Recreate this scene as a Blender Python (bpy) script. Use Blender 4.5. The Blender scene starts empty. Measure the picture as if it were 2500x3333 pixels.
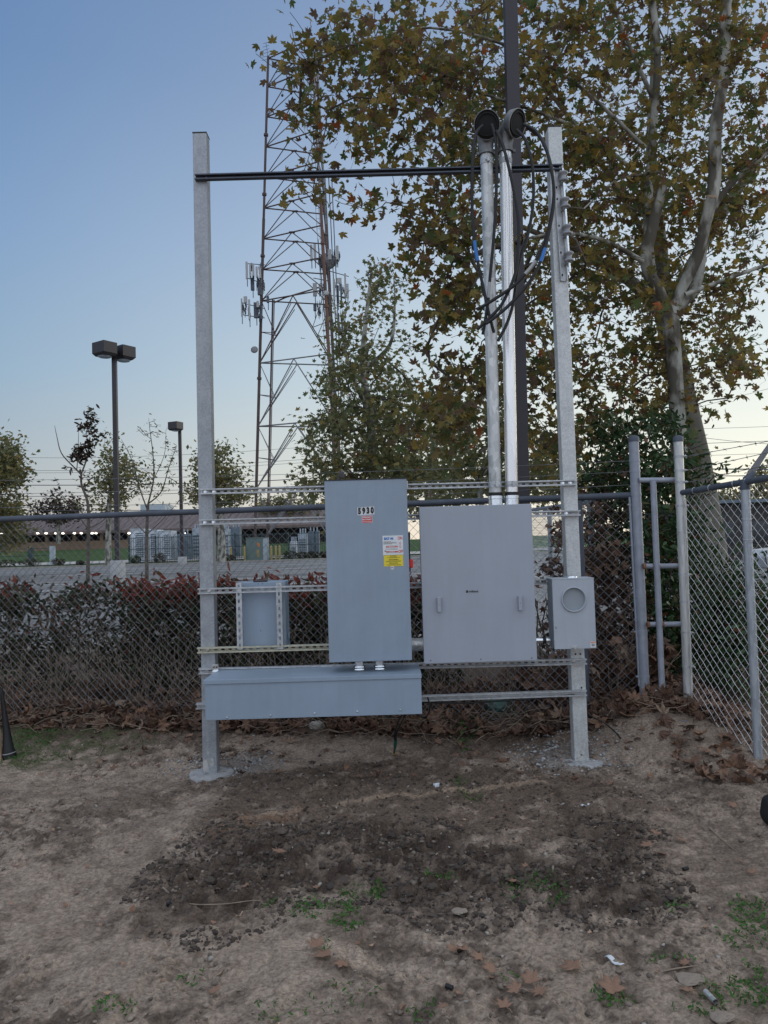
import bpy, bmesh, math, random
import numpy as np
from mathutils import Vector, Matrix
from math import radians, sin, cos, pi, sqrt

S = bpy.context.scene
COL = S.collection
random.seed(11)
RNG = np.random.default_rng(11)

# ------------------------------------------------------------------ camera
CAM_H = 1.66
FPX = 2500.0
cd = bpy.data.cameras.new("camera")
cam = bpy.data.objects.new("camera", cd)
COL.objects.link(cam)
cd.sensor_fit = 'VERTICAL'; cd.sensor_height = 36.0; cd.lens = 27.0
cd.clip_start = 0.05; cd.clip_end = 3000.0
ROT = Matrix.Rotation(radians(92.1), 3, 'X') @ Matrix.Rotation(radians(-1.7), 3, 'Z')
cam.matrix_world = Matrix.Translation((0, 0, CAM_H)) @ ROT.to_4x4()
S.camera = cam

# ------------------------------------------------------------------ world (dusk sky)
w = bpy.data.worlds.new("World"); S.world = w; w.use_nodes = True
nt = w.node_tree; N = nt.nodes; L = nt.links
bg = N['Background']
SUN_EL, SUN_AZ = radians(3.0), radians(62.0)      # low sun, ahead and to the right
sk = N.new('ShaderNodeTexSky'); sk.sky_type = 'NISHITA'; sk.sun_disc = False
sk.sun_elevation = SUN_EL; sk.sun_rotation = SUN_AZ; sk.ozone_density = 3.0
tc = N.new('ShaderNodeTexCoord'); sp = N.new('ShaderNodeSeparateXYZ')
L.new(tc.outputs['Generated'], sp.inputs[0])
ramp = N.new('ShaderNodeValToRGB'); L.new(sp.outputs[2], ramp.inputs[0])
def lin(r, g, b):
    f = lambda c: ((c/255+0.055)/1.055)**2.4 if c/255 > 0.04045 else c/255/12.92
    return (f(r), f(g), f(b), 1)
stops = [(0.0, lin(196, 184, 176)), (0.045, lin(184, 184, 184)), (0.10, lin(172, 183, 190)), (0.21, lin(149, 175, 198)),
         (0.36, lin(128, 159, 196)), (0.52, lin(104, 138, 182)), (0.60, lin(98, 132, 178)), (0.84, (.66, .74, .88, 1)), (1.0, (.84, .90, 1.0, 1))]
cr = ramp.color_ramp
while len(cr.elements) > 1: cr.elements.remove(cr.elements[-1])
cr.elements[0].position = 0; cr.elements[0].color = stops[0][1]
for p_, c_ in stops[1:]:
    e_ = cr.elements.new(p_); e_.color = c_
dn = N.new('ShaderNodeVectorMath'); dn.operation = 'DOT_PRODUCT'
L.new(tc.outputs['Generated'], dn.inputs[0]); dn.inputs[1].default_value = (sin(SUN_AZ)*cos(0.1), cos(SUN_AZ)*cos(0.1), sin(0.1))
mr = N.new('ShaderNodeMapRange'); mr.inputs[1].default_value = 0.02; mr.inputs[2].default_value = 1.0
L.new(dn.outputs['Value'], mr.inputs[0])
glow = N.new('ShaderNodeMix'); glow.data_type = 'RGBA'; glow.blend_type = 'ADD'
hf = N.new('ShaderNodeMapRange'); hf.inputs[1].default_value = 0.0; hf.inputs[2].default_value = 0.62; hf.inputs[3].default_value = 1.0; hf.inputs[4].default_value = 0.30; L.new(sp.outputs[2], hf.inputs[0])
ml = N.new('ShaderNodeMath'); ml.operation = 'MULTIPLY'; L.new(mr.outputs[0], ml.inputs[0]); L.new(hf.outputs[0], ml.inputs[1])
L.new(ml.outputs[0], glow.inputs[0]); L.new(ramp.outputs[0], glow.inputs[6]); glow.inputs[7].default_value = (.74, .66, .44, 1)
add = N.new('ShaderNodeMix'); add.data_type = 'RGBA'; add.blend_type = 'ADD'; add.inputs[0].default_value = 0.01
L.new(glow.outputs[2], add.inputs[6]); L.new(sk.outputs[0], add.inputs[7])
mb = N.new('ShaderNodeMapRange'); mb.inputs[1].default_value = 0.0; mb.inputs[2].default_value = -0.6; mb.interpolation_type = 'SMOOTHSTEP'
L.new(sp.outputs[1], mb.inputs[0])
back = N.new('ShaderNodeMix'); back.data_type = 'RGBA'; L.new(mb.outputs[0], back.inputs[0]); L.new(add.outputs[2], back.inputs[6]); back.inputs[7].default_value = (.86, .96, 1.12, 1)
L.new(back.outputs[2], bg.inputs[0]); bg.inputs[1].default_value = 0.93

sd = bpy.data.lights.new("sun", 'SUN'); sun = bpy.data.objects.new("sun", sd); COL.objects.link(sun)
sd.energy = 0.5; sd.angle = radians(25); sd.color = (1.0, 0.93, 0.82)
sun.rotation_euler = Vector((-sin(SUN_AZ)*cos(radians(14)), -cos(SUN_AZ)*cos(radians(14)), -sin(radians(14)))).to_track_quat('-Z', 'Y').to_euler()

S.view_settings.view_transform = 'Standard'; S.view_settings.look = 'None'
S.view_settings.exposure = 0.12; S.view_settings.gamma = 1.0

# ------------------------------------------------------------------ helpers
def ray(px, py):
    return ROT @ Vector(((px-1250)/FPX, -(py-1666.5)/FPX, -1))
def P(px, py, Y):                      # photo pixel at depth Y -> world point
    d = ray(px, py); t = Y/d.y
    return Vector((d.x*t, Y, CAM_H+d.z*t))
def G(px, py, z=0.0):                  # photo pixel on the plane of height z
    d = ray(px, py); t = (z-CAM_H)/d.z
    return Vector((d.x*t, d.y*t, z))
def hash2(ix, iy, s):
    h = (ix*374761393 + iy*668265263 + s*974711) & 0xffffffff
    h = ((h ^ (h >> 13))*1274126177) & 0xffffffff
    return ((h ^ (h >> 16)) & 0xffff)/65535.0
def vnoise(x, y, s=0):
    xi = np.floor(x).astype(np.int64); yi = np.floor(y).astype(np.int64)
    fx = x-xi; fy = y-yi; fx = fx*fx*(3-2*fx); fy = fy*fy*(3-2*fy)
    a = hash2(xi, yi, s); b = hash2(xi+1, yi, s); c = hash2(xi, yi+1, s); d = hash2(xi+1, yi+1, s)
    return (a+(b-a)*fx)*(1-fy)+(c+(d-c)*fx)*fy
def fbm(x, y, s=0, o=4, g=0.5):
    v = 0; a = 1; t = 0
    for k in range(o):
        v = v+a*vnoise(x*2**k+17*k, y*2**k-9*k, s+k); t += a; a *= g
    return v/t

def props(o, label=None, cat=None, group=None, kind=None):
    if label: o['label'] = label
    if cat: o['category'] = cat
    if group: o['group'] = group
    if kind: o['kind'] = kind
    return o
def thing(name, label, cat, loc=(0, 0, 0), group=None):
    o = bpy.data.objects.new(name, None); COL.objects.link(o)
    o.empty_display_size = 0.1; o.location = loc
    return props(o, label, cat, group)

class MB:
    """collects shapes into one mesh object"""
    def __init__(s): s.v = []; s.f = []; s.m = []; s.sm = []
    def add(s, vs, fs, mi=0, smooth=False):
        b = len(s.v); s.v.extend([tuple(q) for q in vs])
        for f in fs: s.f.append(tuple(i+b for i in f)); s.m.append(mi); s.sm.append(smooth)
    def box(s, x0, x1, y0, y1, z0, z1, mi=0, M=None):
        vs = [Vector((x, y, z)) for z in (z0, z1) for y in (y0, y1) for x in (x0, x1)]
        if M is not None: vs = [M @ q for q in vs]
        s.add(vs, [(0, 2, 3, 1), (4, 5, 7, 6), (0, 1, 5, 4), (1, 3, 7, 5), (3, 2, 6, 7), (2, 0, 4, 6)], mi)
    def tube(s, pts, r, n=10, mi=0, caps=True, smooth=True, square=False):
        pts = [Vector(p) for p in pts]; k = len(pts)
        rs = r if isinstance(r, (list, tuple)) else [r]*k
        t0 = (pts[1]-pts[0]).normalized()
        u = t0.orthogonal().normalized() if abs(t0.z) > 0.3 else t0.cross(Vector((0, 0, 1))).normalized()
        if square: u = Vector((1, 0, 0)) if abs(t0.z) > .5 else u
        vs = []; prev = t0
        for i, p in enumerate(pts):
            t = ((pts[min(i+1, k-1)]-pts[max(i-1, 0)])).normalized()
            if i: 
                q = prev.rotation_difference(t); u = q @ u
            u = (u-t*u.dot(t)).normalized(); v = t.cross(u); prev = t
            for j in range(n):
                a = 2*pi*j/n + (pi/4 if square else 0); vs.append(p+(u*cos(a)+v*sin(a))*rs[i])
        fs = [(i*n+j, i*n+(j+1) % n, (i+1)*n+(j+1) % n, (i+1)*n+j) for i in range(k-1) for j in range(n)]
        s.add(vs, fs, mi, smooth)
        if caps:
            s.add([vs[j] for j in range(n)], [tuple(range(n-1, -1, -1))], mi); s.add([vs[(k-1)*n+j] for j in range(n)], [tuple(range(n))], mi)
    def lathe(s, prof, n=24, M=None, mi=0, smooth=True):     # prof [(r,z)...] about local z
        vs = []
        for r, z in prof:
            for j in range(n):
                a = 2*pi*j/n; q = Vector((r*cos(a), r*sin(a), z)); vs.append(M @ q if M is not None else q)
        k = len(prof)
        s.add(vs, [(i*n+j, i*n+(j+1) % n, (i+1)*n+(j+1) % n, (i+1)*n+j) for i in range(k-1) for j in range(n)], mi, smooth)
    def disc(s, c, r, nrm, n=16, mi=0, ry=None):
        nrm = Vector(nrm).normalized(); u = nrm.orthogonal().normalized() if abs(nrm.y) < .9 else Vector((1, 0, 0)); v = nrm.cross(u)
        s.add([Vector(c)+u*r*cos(2*pi*j/n)+v*(ry or r)*sin(2*pi*j/n) for j in range(n)], [tuple(range(n))], mi)
    def build(s, name, mats, parent=None, bevel=0, seg=2, loc=None, auto=True):
        me = bpy.data.meshes.new(name)
        v = s.v
        if loc is not None: v = [(a-loc[0], b-loc[1], c-loc[2]) for a, b, c in v]
        me.from_pydata(v, [], s.f)
        if not isinstance(mats, (list, tuple)): mats = [mats]
        for m in mats: me.materials.append(m)
        me.polygons.foreach_set('material_index', s.m); me.polygons.foreach_set('use_smooth', s.sm)
        me.update()
        o = bpy.data.objects.new(name, me); COL.objects.link(o)
        if loc is not None: o.location = loc
        if parent is not None:
            o.parent = parent
            if loc is None: o.location = -Vector(parent.location)
            else: o.location = Vector(loc)-Vector(parent.location)
        if bevel:
            b = o.modifiers.new('bevel', 'BEVEL'); b.width = bevel; b.segments = seg; b.limit_method = 'ANGLE'; b.angle_limit = radians(50)
        return o
def npmesh(name, V, F, mats, parent=None, matidx=None, smooth=False, loop_counts=None):
    """V (n,3) F (m,k) fast mesh"""
    me = bpy.data.meshes.new(name)
    V = np.asarray(V, dtype=np.float32); F = np.asarray(F, dtype=np.int32)
    me.vertices.add(len(V)); me.vertices.foreach_set('co', V.ravel())
    m, k = F.shape
    me.loops.add(m*k); me.loops.foreach_set('vertex_index', F.ravel())
    me.polygons.add(m); me.polygons.foreach_set('loop_start', np.arange(m, dtype=np.int32)*k)
    if not isinstance(mats, (list, tuple)): mats = [mats]
    for q in mats: me.materials.append(q)
    if matidx is not None: me.polygons.foreach_set('material_index', np.asarray(matidx, dtype=np.int32))
    me.polygons.foreach_set('use_smooth', np.full(m, smooth))
    me.update(calc_edges=True); me.validate()
    o = bpy.data.objects.new(name, me); COL.objects.link(o)
    if parent is not None: o.parent = parent; o.location = -Vector(parent.location)
    return o

# ------------------------------------------------------------------ materials
def mat(name, col, rough=0.6, metal=0.0, var=0.0, scale=10.0, bump=0.0, bscale=40.0, col2=None, detail=4, spec=0.5, coords='Object', stretch=None, emit=0, sharp=(.32, .68)):
    m = bpy.data.materials.new(name); m.use_nodes = True
    nt = m.node_tree; b = nt.nodes['Principled BSDF']
    b.inputs['Base Color'].default_value = (*col, 1); b.inputs['Roughness'].default_value = rough; b.inputs['Metallic'].default_value = metal
    b.inputs['Specular IOR Level'].default_value = spec
    if emit: b.inputs['Emission Color'].default_value = (*col, 1); b.inputs['Emission Strength'].default_value = emit
    if var or col2 or bump:
        tc = nt.nodes.new('ShaderNodeTexCoord'); mp = nt.nodes.new('ShaderNodeMapping')
        nt.links.new(tc.outputs[coords], mp.inputs[0])
        if stretch: mp.inputs['Scale'].default_value = stretch
    if var or col2:
        n = nt.nodes.new('ShaderNodeTexNoise'); n.inputs['Scale'].default_value = scale; n.inputs['Detail'].default_value = detail
        nt.links.new(mp.outputs[0], n.inputs['Vector'])
        r = nt.nodes.new('ShaderNodeValToRGB'); nt.links.new(n.outputs[0], r.inputs[0])
        r.color_ramp.elements[0].position = sharp[0]; r.color_ramp.elements[1].position = sharp[1]
        if col2 is None:
            col2 = tuple(min(1, c*(1+var)) for c in col); a = tuple(c*(1-var) for c in col)
        else: a = col
        r.color_ramp.elements[0].color = (*a, 1); r.color_ramp.elements[1].color = (*col2, 1)
        nt.links.new(r.outputs[0], b.inputs['Base Color'])
    if bump:
        n2 = nt.nodes.new('ShaderNodeTexNoise'); n2.inputs['Scale'].default_value = bscale; n2.inputs['Detail'].default_value = 5
        nt.links.new(mp.outputs[0], n2.inputs['Vector'])
        bp = nt.nodes.new('ShaderNodeBump'); bp.inputs['Strength'].default_value = bump; bp.inputs['Distance'].default_value = 0.01
        nt.links.new(n2.outputs[0], bp.inputs['Height']); nt.links.new(bp.outputs[0], b.inputs['Normal'])
    return m
def weather(m, amt=.10, sx=9.0, sz=.8):
    nt = m.node_tree; b = nt.nodes['Principled BSDF']; src = b.inputs['Base Color'].links[0].from_socket
    tc = nt.nodes.new('ShaderNodeTexCoord'); mp = nt.nodes.new('ShaderNodeMapping'); mp.inputs['Scale'].default_value = (sx, sx, sz); nt.links.new(tc.outputs['Object'], mp.inputs[0])
    n = nt.nodes.new('ShaderNodeTexNoise'); n.inputs['Scale'].default_value = 2.2; n.inputs['Detail'].default_value = 7; n.inputs['Roughness'].default_value = .65; nt.links.new(mp.outputs[0], n.inputs['Vector'])
    n2 = nt.nodes.new('ShaderNodeTexNoise'); n2.inputs['Scale'].default_value = 3; n2.inputs['Detail'].default_value = 8; n2.inputs['Roughness'].default_value = .7; nt.links.new(tc.outputs['Object'], n2.inputs['Vector'])
    a = nt.nodes.new('ShaderNodeMath'); a.operation = 'ADD'; nt.links.new(n.outputs[0], a.inputs[0]); nt.links.new(n2.outputs[0], a.inputs[1])
    r = nt.nodes.new('ShaderNodeMapRange'); r.inputs[1].default_value = .7; r.inputs[2].default_value = 1.3; r.inputs[3].default_value = 1-amt; r.inputs[4].default_value = 1+amt; nt.links.new(a.outputs[0], r.inputs[0])
    x = nt.nodes.new('ShaderNodeMix'); x.data_type = 'RGBA'; x.blend_type = 'MULTIPLY'; x.inputs[0].default_value = 1; nt.links.new(src, x.inputs[6]); nt.links.new(r.outputs[0], x.inputs[7]); nt.links.new(x.outputs[2], b.inputs['Base Color'])
    q = nt.nodes.new('ShaderNodeMapRange'); q.inputs[1].default_value = .7; q.inputs[2].default_value = 1.3; q.inputs[3].default_value = .34; q.inputs[4].default_value = .55; nt.links.new(a.outputs[0], q.inputs[0]); nt.links.new(q.outputs[0], b.inputs['Roughness'])
def leafmat(name, cols, trans=0.35, rough=0.55):
    """per-leaf colour from a ramp over Random Per Island; diffuse + translucent"""
    m = bpy.data.materials.new(name); m.use_nodes = True
    nt = m.node_tree; b = nt.nodes['Principled BSDF']; out = nt.nodes['Material Output']
    g = nt.nodes.new('ShaderNodeNewGeometry'); r = nt.nodes.new('ShaderNodeValToRGB')
    nt.links.new(g.outputs['Random Per Island'], r.inputs[0]); e = r.color_ramp; e.interpolation = 'CONSTANT' if len(cols) > 3 else 'LINEAR'
    tot = sum(q[1] for q in cols); acc = 0
    while len(e.elements) > 1: e.elements.remove(e.elements[-1])
    e.elements[0].position = 0; e.elements[0].color = (*cols[0][0], 1)
    for i in range(1, len(cols)):
        acc += cols[i-1][1]/tot; q = e.elements.new(acc); q.color = (*cols[i][0], 1)
    n = nt.nodes.new('ShaderNodeTexNoise'); n.inputs['Scale'].default_value = 25
    mx = nt.nodes.new('ShaderNodeMix'); mx.data_type = 'RGBA'; mx.blend_type = 'OVERLAY'; mx.inputs[0].default_value = 0.5
    nt.links.new(r.outputs[0], mx.inputs[6]); nt.links.new(n.outputs[0], mx.inputs[7])
    nt.links.new(mx.outputs[2], b.inputs['Base Color']); b.inputs['Roughness'].default_value = rough; b.inputs['Specular IOR Level'].default_value = 0.3
    t = nt.nodes.new('ShaderNodeBsdfTranslucent'); nt.links.new(mx.outputs[2], t.inputs[0])
    ms = nt.nodes.new('ShaderNodeMixShader'); ms.inputs[0].default_value = trans
    nt.links.new(b.outputs[0], ms.inputs[1]); nt.links.new(t.outputs[0], ms.inputs[2]); nt.links.new(ms.outputs[0], out.inputs[0])
    return m
def galv(name, base, c2, metal=0.5, rough=0.45, scale=60, streak=None):
    """zinc spangle: voronoi cells + noise"""
    m = bpy.data.materials.new(name); m.use_nodes = True
    nt = m.node_tree; b = nt.nodes['Principled BSDF']; tc = nt.nodes.new('ShaderNodeTexCoord')
    mp = nt.nodes.new('ShaderNodeMapping'); nt.links.new(tc.outputs['Object'], mp.inputs[0])
    if streak: mp.inputs['Scale'].default_value = streak
    v = nt.nodes.new('ShaderNodeTexVoronoi'); v.inputs['Scale'].default_value = scale; nt.links.new(mp.outputs[0], v.inputs['Vector'])
    n = nt.nodes.new('ShaderNodeTexNoise'); n.inputs['Scale'].default_value = scale*0.12; n.inputs['Detail'].default_value = 6; nt.links.new(mp.outputs[0], n.inputs['Vector'])
    a = nt.nodes.new('ShaderNodeMix'); a.data_type = 'RGBA'; a.inputs[0].default_value = 0.55
    nt.links.new(v.outputs['Color'], a.inputs[6]); nt.links.new(n.outputs[0], a.inputs[7])
    bw = nt.nodes.new('ShaderNodeRGBToBW'); nt.links.new(a.outputs[2], bw.inputs[0])
    r = nt.nodes.new('ShaderNodeValToRGB'); nt.links.new(bw.outputs[0], r.inputs[0])
    r.color_ramp.elements[0].position = 0.3; r.color_ramp.elements[1].position = 0.7
    r.color_ramp.elements[0].color = (*base, 1); r.color_ramp.elements[1].color = (*c2, 1)
    nt.links.new(r.outputs[0], b.inputs['Base Color']); b.inputs['Metallic'].default_value = metal
    rr = nt.nodes.new('ShaderNodeMapRange'); nt.links.new(bw.outputs[0], rr.inputs[0]); rr.inputs[3].default_value = rough-0.08; rr.inputs[4].default_value = rough+0.15
    nt.links.new(rr.outputs[0], b.inputs['Roughness'])
    bp = nt.nodes.new('ShaderNodeBump'); bp.inputs['Strength'].default_value = 0.15; bp.inputs['Distance'].default_value = 0.002
    nt.links.new(n.outputs[0], bp.inputs['Height']); nt.links.new(bp.outputs[0], b.inputs['Normal'])
    return m

M = {}
M['post'] = galv('galvanised_post', (.44, .45, .45), (.62, .63, .62), 0.3, 0.42, 120)
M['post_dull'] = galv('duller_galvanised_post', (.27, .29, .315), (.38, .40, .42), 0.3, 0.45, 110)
M['post_cut'] = mat('post_cut_edge', (.05, .045, .045), 0.7)
M['strut'] = galv('strut_zinc', (.38, .39, .40), (.56, .57, .58), 0.5, 0.34, 40)
M['strut_yellow'] = galv('strut_yellow_zinc', (.44, .42, .33), (.60, .57, .44), 0.55, 0.4, 40)
M['zinc'] = mat('shiny_zinc', (.72, .75, .78), 0.22, 1.0, var=.12, scale=60)
M['pipe_dull'] = galv('dull_rigid_conduit', (.34, .35, .34), (.66, .66, .65), 0.5, 0.36, 34, (1, 1, .5))
M['pipe_bright'] = galv('bright_rigid_conduit', (.66, .65, .64), (.88, .86, .85), 0.75, 0.22, 30, (1, 1, .12))
M['paint'] = mat('grey_enclosure_paint', (.265, .325, .40), 0.42, 0, var=.03, scale=3, bump=.06, bscale=500)
M['paint_light'] = mat('light_grey_cabinet_paint', (.345, .375, .43), 0.42, 0, var=.025, scale=2, bump=.06, bscale=500)
M['paint_meter'] = mat('pale_grey_meter_paint', (.39, .425, .475), 0.42, 0, var=.03, scale=4, bump=.05, bscale=500)
M['paint_gutter'] = mat('grey_wireway_paint', (.27, .335, .415), 0.38, 0, var=.035, scale=2.5, bump=.05, bscale=500)
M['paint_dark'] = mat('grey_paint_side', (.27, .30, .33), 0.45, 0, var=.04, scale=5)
M['black'] = mat('black_rubber', (.009, .009, .010), 0.6, var=.2, scale=20)
M['black_matte'] = mat('black_interior', (.008, .008, .009), 0.8)
M['blue_tape'] = mat('blue_tape', (.02, .17, .52), 0.45)
M['grey_tape'] = mat('grey_tape', (.38, .38, .38), 0.5)
M['green_tape'] = mat('green_tape', (.01, .16, .12), 0.5)
M['white'] = mat('white_vinyl', (.72, .73, .74), 0.45, var=.03, scale=20)
M['ink'] = mat('black_ink', (.012, .012, .012), 0.5)
M['red'] = mat('red_vinyl', (.60, .03, .03), 0.45)
M['red_plastic'] = mat('red_plastic', (.75, .03, .02), 0.35)
M['blue_ink'] = mat('blue_ink', (.02, .16, .50), 0.5)
M['yellow'] = mat('yellow_vinyl', (.78, .62, .04), 0.45)
M['orange'] = mat('orange_vinyl', (.7, .2, .03), 0.5)
M['copper'] = mat('copper', (.6, .26, .12), 0.35, 1.0, var=.2, scale=60)
M['bronze'] = mat('bronze_clamp', (.55, .42, .25), 0.35, 1.0)
M['porcelain'] = mat('grey_porcelain', (.30, .31, .33), 0.25, var=.06, scale=30)
M['hood'] = mat('cast_aluminium', (.20, .20, .20), 0.5, 0.6, var=.15, scale=30, bump=.2, bscale=120)
M['fence_pipe'] = mat('fence_pipe_grey', (.075, .088, .115), 0.6, 0.1, var=.15, scale=9)
M['fence_post'] = galv('fence_post_zinc', (.30, .33, .36), (.44, .47, .51), 0.4, 0.45, 60, (1, 1, .2))
M['fence_post_bright'] = galv('fence_post_bright_zinc', (.44, .45, .45), (.64, .64, .62), 0.45, 0.38, 60, (1, 1, .15))
M['fence_painted'] = mat('fence_pipe_silver_paint', (.31, .335, .39), 0.5, 0.2, var=.12, scale=12)
M['wire_old'] = mat('weathered_fence_wire', (.20, .205, .215), 0.55, 0.5, var=.25, scale=3)
M['wire_new'] = mat('bright_fence_wire', (.62, .63, .64), 0.4, 0.45, var=.15, scale=4)
M['rust'] = mat('weld_rust', (.20, .10, .06), 0.8, 0, var=.4, scale=60)
M['concrete'] = mat('rough_concrete', (.36, .36, .36), 0.9, 0, var=.2, scale=25, bump=.6, bscale=90)
M['blank'] = mat('tan_meter_blank', (.31, .285, .25), 0.6, 0, var=.05, scale=12)
M['darkpole'] = mat('dark_bronze_pole', (.034, .029, .034), 0.45, 0.2, var=.06, scale=3)
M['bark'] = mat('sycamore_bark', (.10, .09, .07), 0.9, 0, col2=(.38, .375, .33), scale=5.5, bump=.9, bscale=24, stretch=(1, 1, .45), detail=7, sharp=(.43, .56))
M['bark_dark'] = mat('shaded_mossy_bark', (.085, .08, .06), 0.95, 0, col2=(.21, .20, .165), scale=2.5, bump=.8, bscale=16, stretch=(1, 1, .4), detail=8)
M['twig'] = mat('twig_bark', (.10, .085, .07), 0.9, 0, var=.3, scale=10)
M['cutwood'] = mat('cut_wood', (.42, .30, .20), 0.85, 0, var=.15, scale=30)
M['wood'] = mat('pine_timber', (.46, .31, .20), 0.75, 0, var=.15, scale=6, stretch=(8, 8, .6), bump=.1)
M['asphalt'] = mat('worn_asphalt', (.10, .10, .102), 0.9, 0, col2=(.22, .215, .21), scale=.5, bump=.4, bscale=30, detail=8, stretch=(.25, 1, 1))
M['kerb'] = mat('old_kerb_concrete', (.30, .28, .25), 0.9, 0, var=.2, scale=4)
M['paving'] = mat('sidewalk_concrete', (.42, .40, .37), 0.9, 0, var=.12, scale=3)
M['line'] = mat('worn_white_line_paint', (.55, .55, .54), 0.8, 0, var=.2, scale=8)
M['lawn'] = mat('green_lawn', (.06, .13, .03), 0.9, 0, col2=(.10, .22, .045), scale=3, bump=.5, bscale=60)
M['roofing'] = mat('brown_metal_roof', (.15, .105, .095), 0.6, 0, var=.15, scale=2)
M['tanwall'] = mat('tan_brick_wall', (.24, .165, .11), 0.85, 0, var=.1, scale=3)
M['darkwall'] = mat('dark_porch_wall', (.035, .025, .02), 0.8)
M['palewall'] = mat('pale_metal_siding', (.42, .47, .50), 0.6, 0, var=.05, scale=2)
M['lamp'] = mat('lit_lamp', (1.0, .93, .80), 0.5, emit=3)
M['boxwhite'] = mat('white_container_paint', (.62, .66, .72), 0.5, 0, var=.04, scale=3)
M['steelblue'] = mat('blue_grey_equipment', (.12, .16, .20), 0.5, 0, var=.2, scale=2)
M['steelpale'] = mat('pale_equipment_paint', (.34, .39, .44), 0.5, 0, var=.15, scale=2)
M['cabgreen'] = mat('green_cabinet_paint', (.115, .165, .155), 0.5, 0, var=.06, scale=2)
M['ironfence'] = mat('dark_green_iron', (.02, .045, .05), 0.5)
M['bollard'] = mat('yellow_bollard_paint', (.34, .25, .09), 0.6, 0, var=.15, scale=4)
M['towersteel'] = mat('red_oxide_tower_steel', (.085, .055, .05), 0.7, 0.1, var=.25, scale=.7)
M['towerorange'] = mat('orange_tower_paint', (.19, .08, .052), 0.7, 0.1, col2=(.11, .068, .058), scale=.6)
M['towergrey'] = mat('grey_tower_steel', (.20, .20, .21), 0.6, 0.3, var=.2, scale=1)
M['antenna'] = mat('antenna_radome', (.36, .36, .36), 0.5)
M['radio'] = mat('antenna_hardware', (.07, .08, .10), 0.5, 0.3, var=.3, scale=3)
M['lid'] = mat('faded_green_lid', (.055, .13, .115), 0.6, 0, col2=(.09, .18, .155), scale=12, bump=.2, bscale=60)
M['rock'] = mat('white_limestone', (.46, .44, .40), 0.9, 0, col2=(.28, .26, .23), scale=14, bump=.8, bscale=40)
M['paper'] = mat('white_paper', (.62, .66, .70), 0.7, 0, var=.05)
M['stick'] = mat('dry_stick', (.26, .20, .15), 0.9, 0, var=.2, scale=20)
M['carpaint'] = mat('white_car_paint', (.42, .44, .47), 0.3)
M['glass'] = mat('dark_car_glass', (.02, .025, .03), 0.08)
M['darkbuild'] = mat('dark_brown_building', (.035, .03, .03), 0.7, 0, var=.2, scale=1)

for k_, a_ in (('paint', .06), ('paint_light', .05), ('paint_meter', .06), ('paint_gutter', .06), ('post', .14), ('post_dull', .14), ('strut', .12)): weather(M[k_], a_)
M['leaf_near'] = leafmat('sycamore_leaf', [((.17, .155, .05), 5), ((.26, .20, .06), 4), ((.20, .145, .06), 3), ((.11, .14, .05), 3.5), ((.33, .23, .06), 2.2), ((.17, .10, .055), 1.5), ((.36, .11, .035), .35), ((.14, .10, .065), 3)], .45)
M['leaf_mid'] = leafmat('mid_sycamore_leaf', [((0.175, 0.181, 0.081), 5), ((0.213, 0.200, 0.088), 4), ((0.125, 0.150, 0.069), 4), ((0.263, 0.200, 0.062), 1.5), ((0.350, 0.112, 0.037), .12)], .35)
M['leaf_far'] = leafmat('far_leaf', [((0.163, 0.163, 0.072), 4), ((0.208, 0.182, 0.072), 4), ((0.117, 0.137, 0.065), 4), ((0.260, 0.195, 0.072), 2)], .35)
M['leaf_dark'] = leafmat('dry_dark_leaf', [((.055, .03, .022), 4), ((.08, .045, .03), 3), ((.04, .03, .02), 3), ((.05, .05, .02), 2)], .2)
M['leaf_hedge'] = leafmat('photinia_leaf', [((.040, .055, .022), 5), ((.030, .038, .016), 5), ((.062, .070, .028), 2), ((.10, .042, .028), 2.4), ((.075, .05, .034), 3.5)], .2, .7)
M['leaf_red'] = leafmat('red_photinia_leaf', [((.22, .045, .03), 4), ((.16, .035, .025), 4), ((.26, .075, .045), 2), ((.08, .07, .03), 1.5)], .25, .4)
M['leaf_ivy'] = leafmat('vine_leaf', [((.035, .075, .025), 5), ((.025, .05, .02), 5), ((.05, .095, .035), 3), ((.09, .085, .03), 1.2), ((.14, .06, .03), .8)], .25, .4)
M['leaf_litter'] = leafmat('dead_leaf', [((0.176, 0.101, 0.068), 5), ((0.128, 0.074, 0.051), 4), ((0.230, 0.135, 0.088), 3), ((0.088, 0.057, 0.043), 4), ((0.270, 0.189, 0.135), 1.2)], .1, .7)
M['leaf_fallen'] = leafmat('fallen_leaf_brown', [((.33, .20, .135), 5), ((.26, .155, .105), 4), ((.39, .26, .18), 3), ((.23, .125, .08), 2)], .05, .75)
M['weed'] = leafmat('weed_green', [((.045, .13, .02), 5), ((.06, .17, .03), 4), ((.09, .20, .04), 2), ((.06, .09, .03), 2)], .3, .5)

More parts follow.
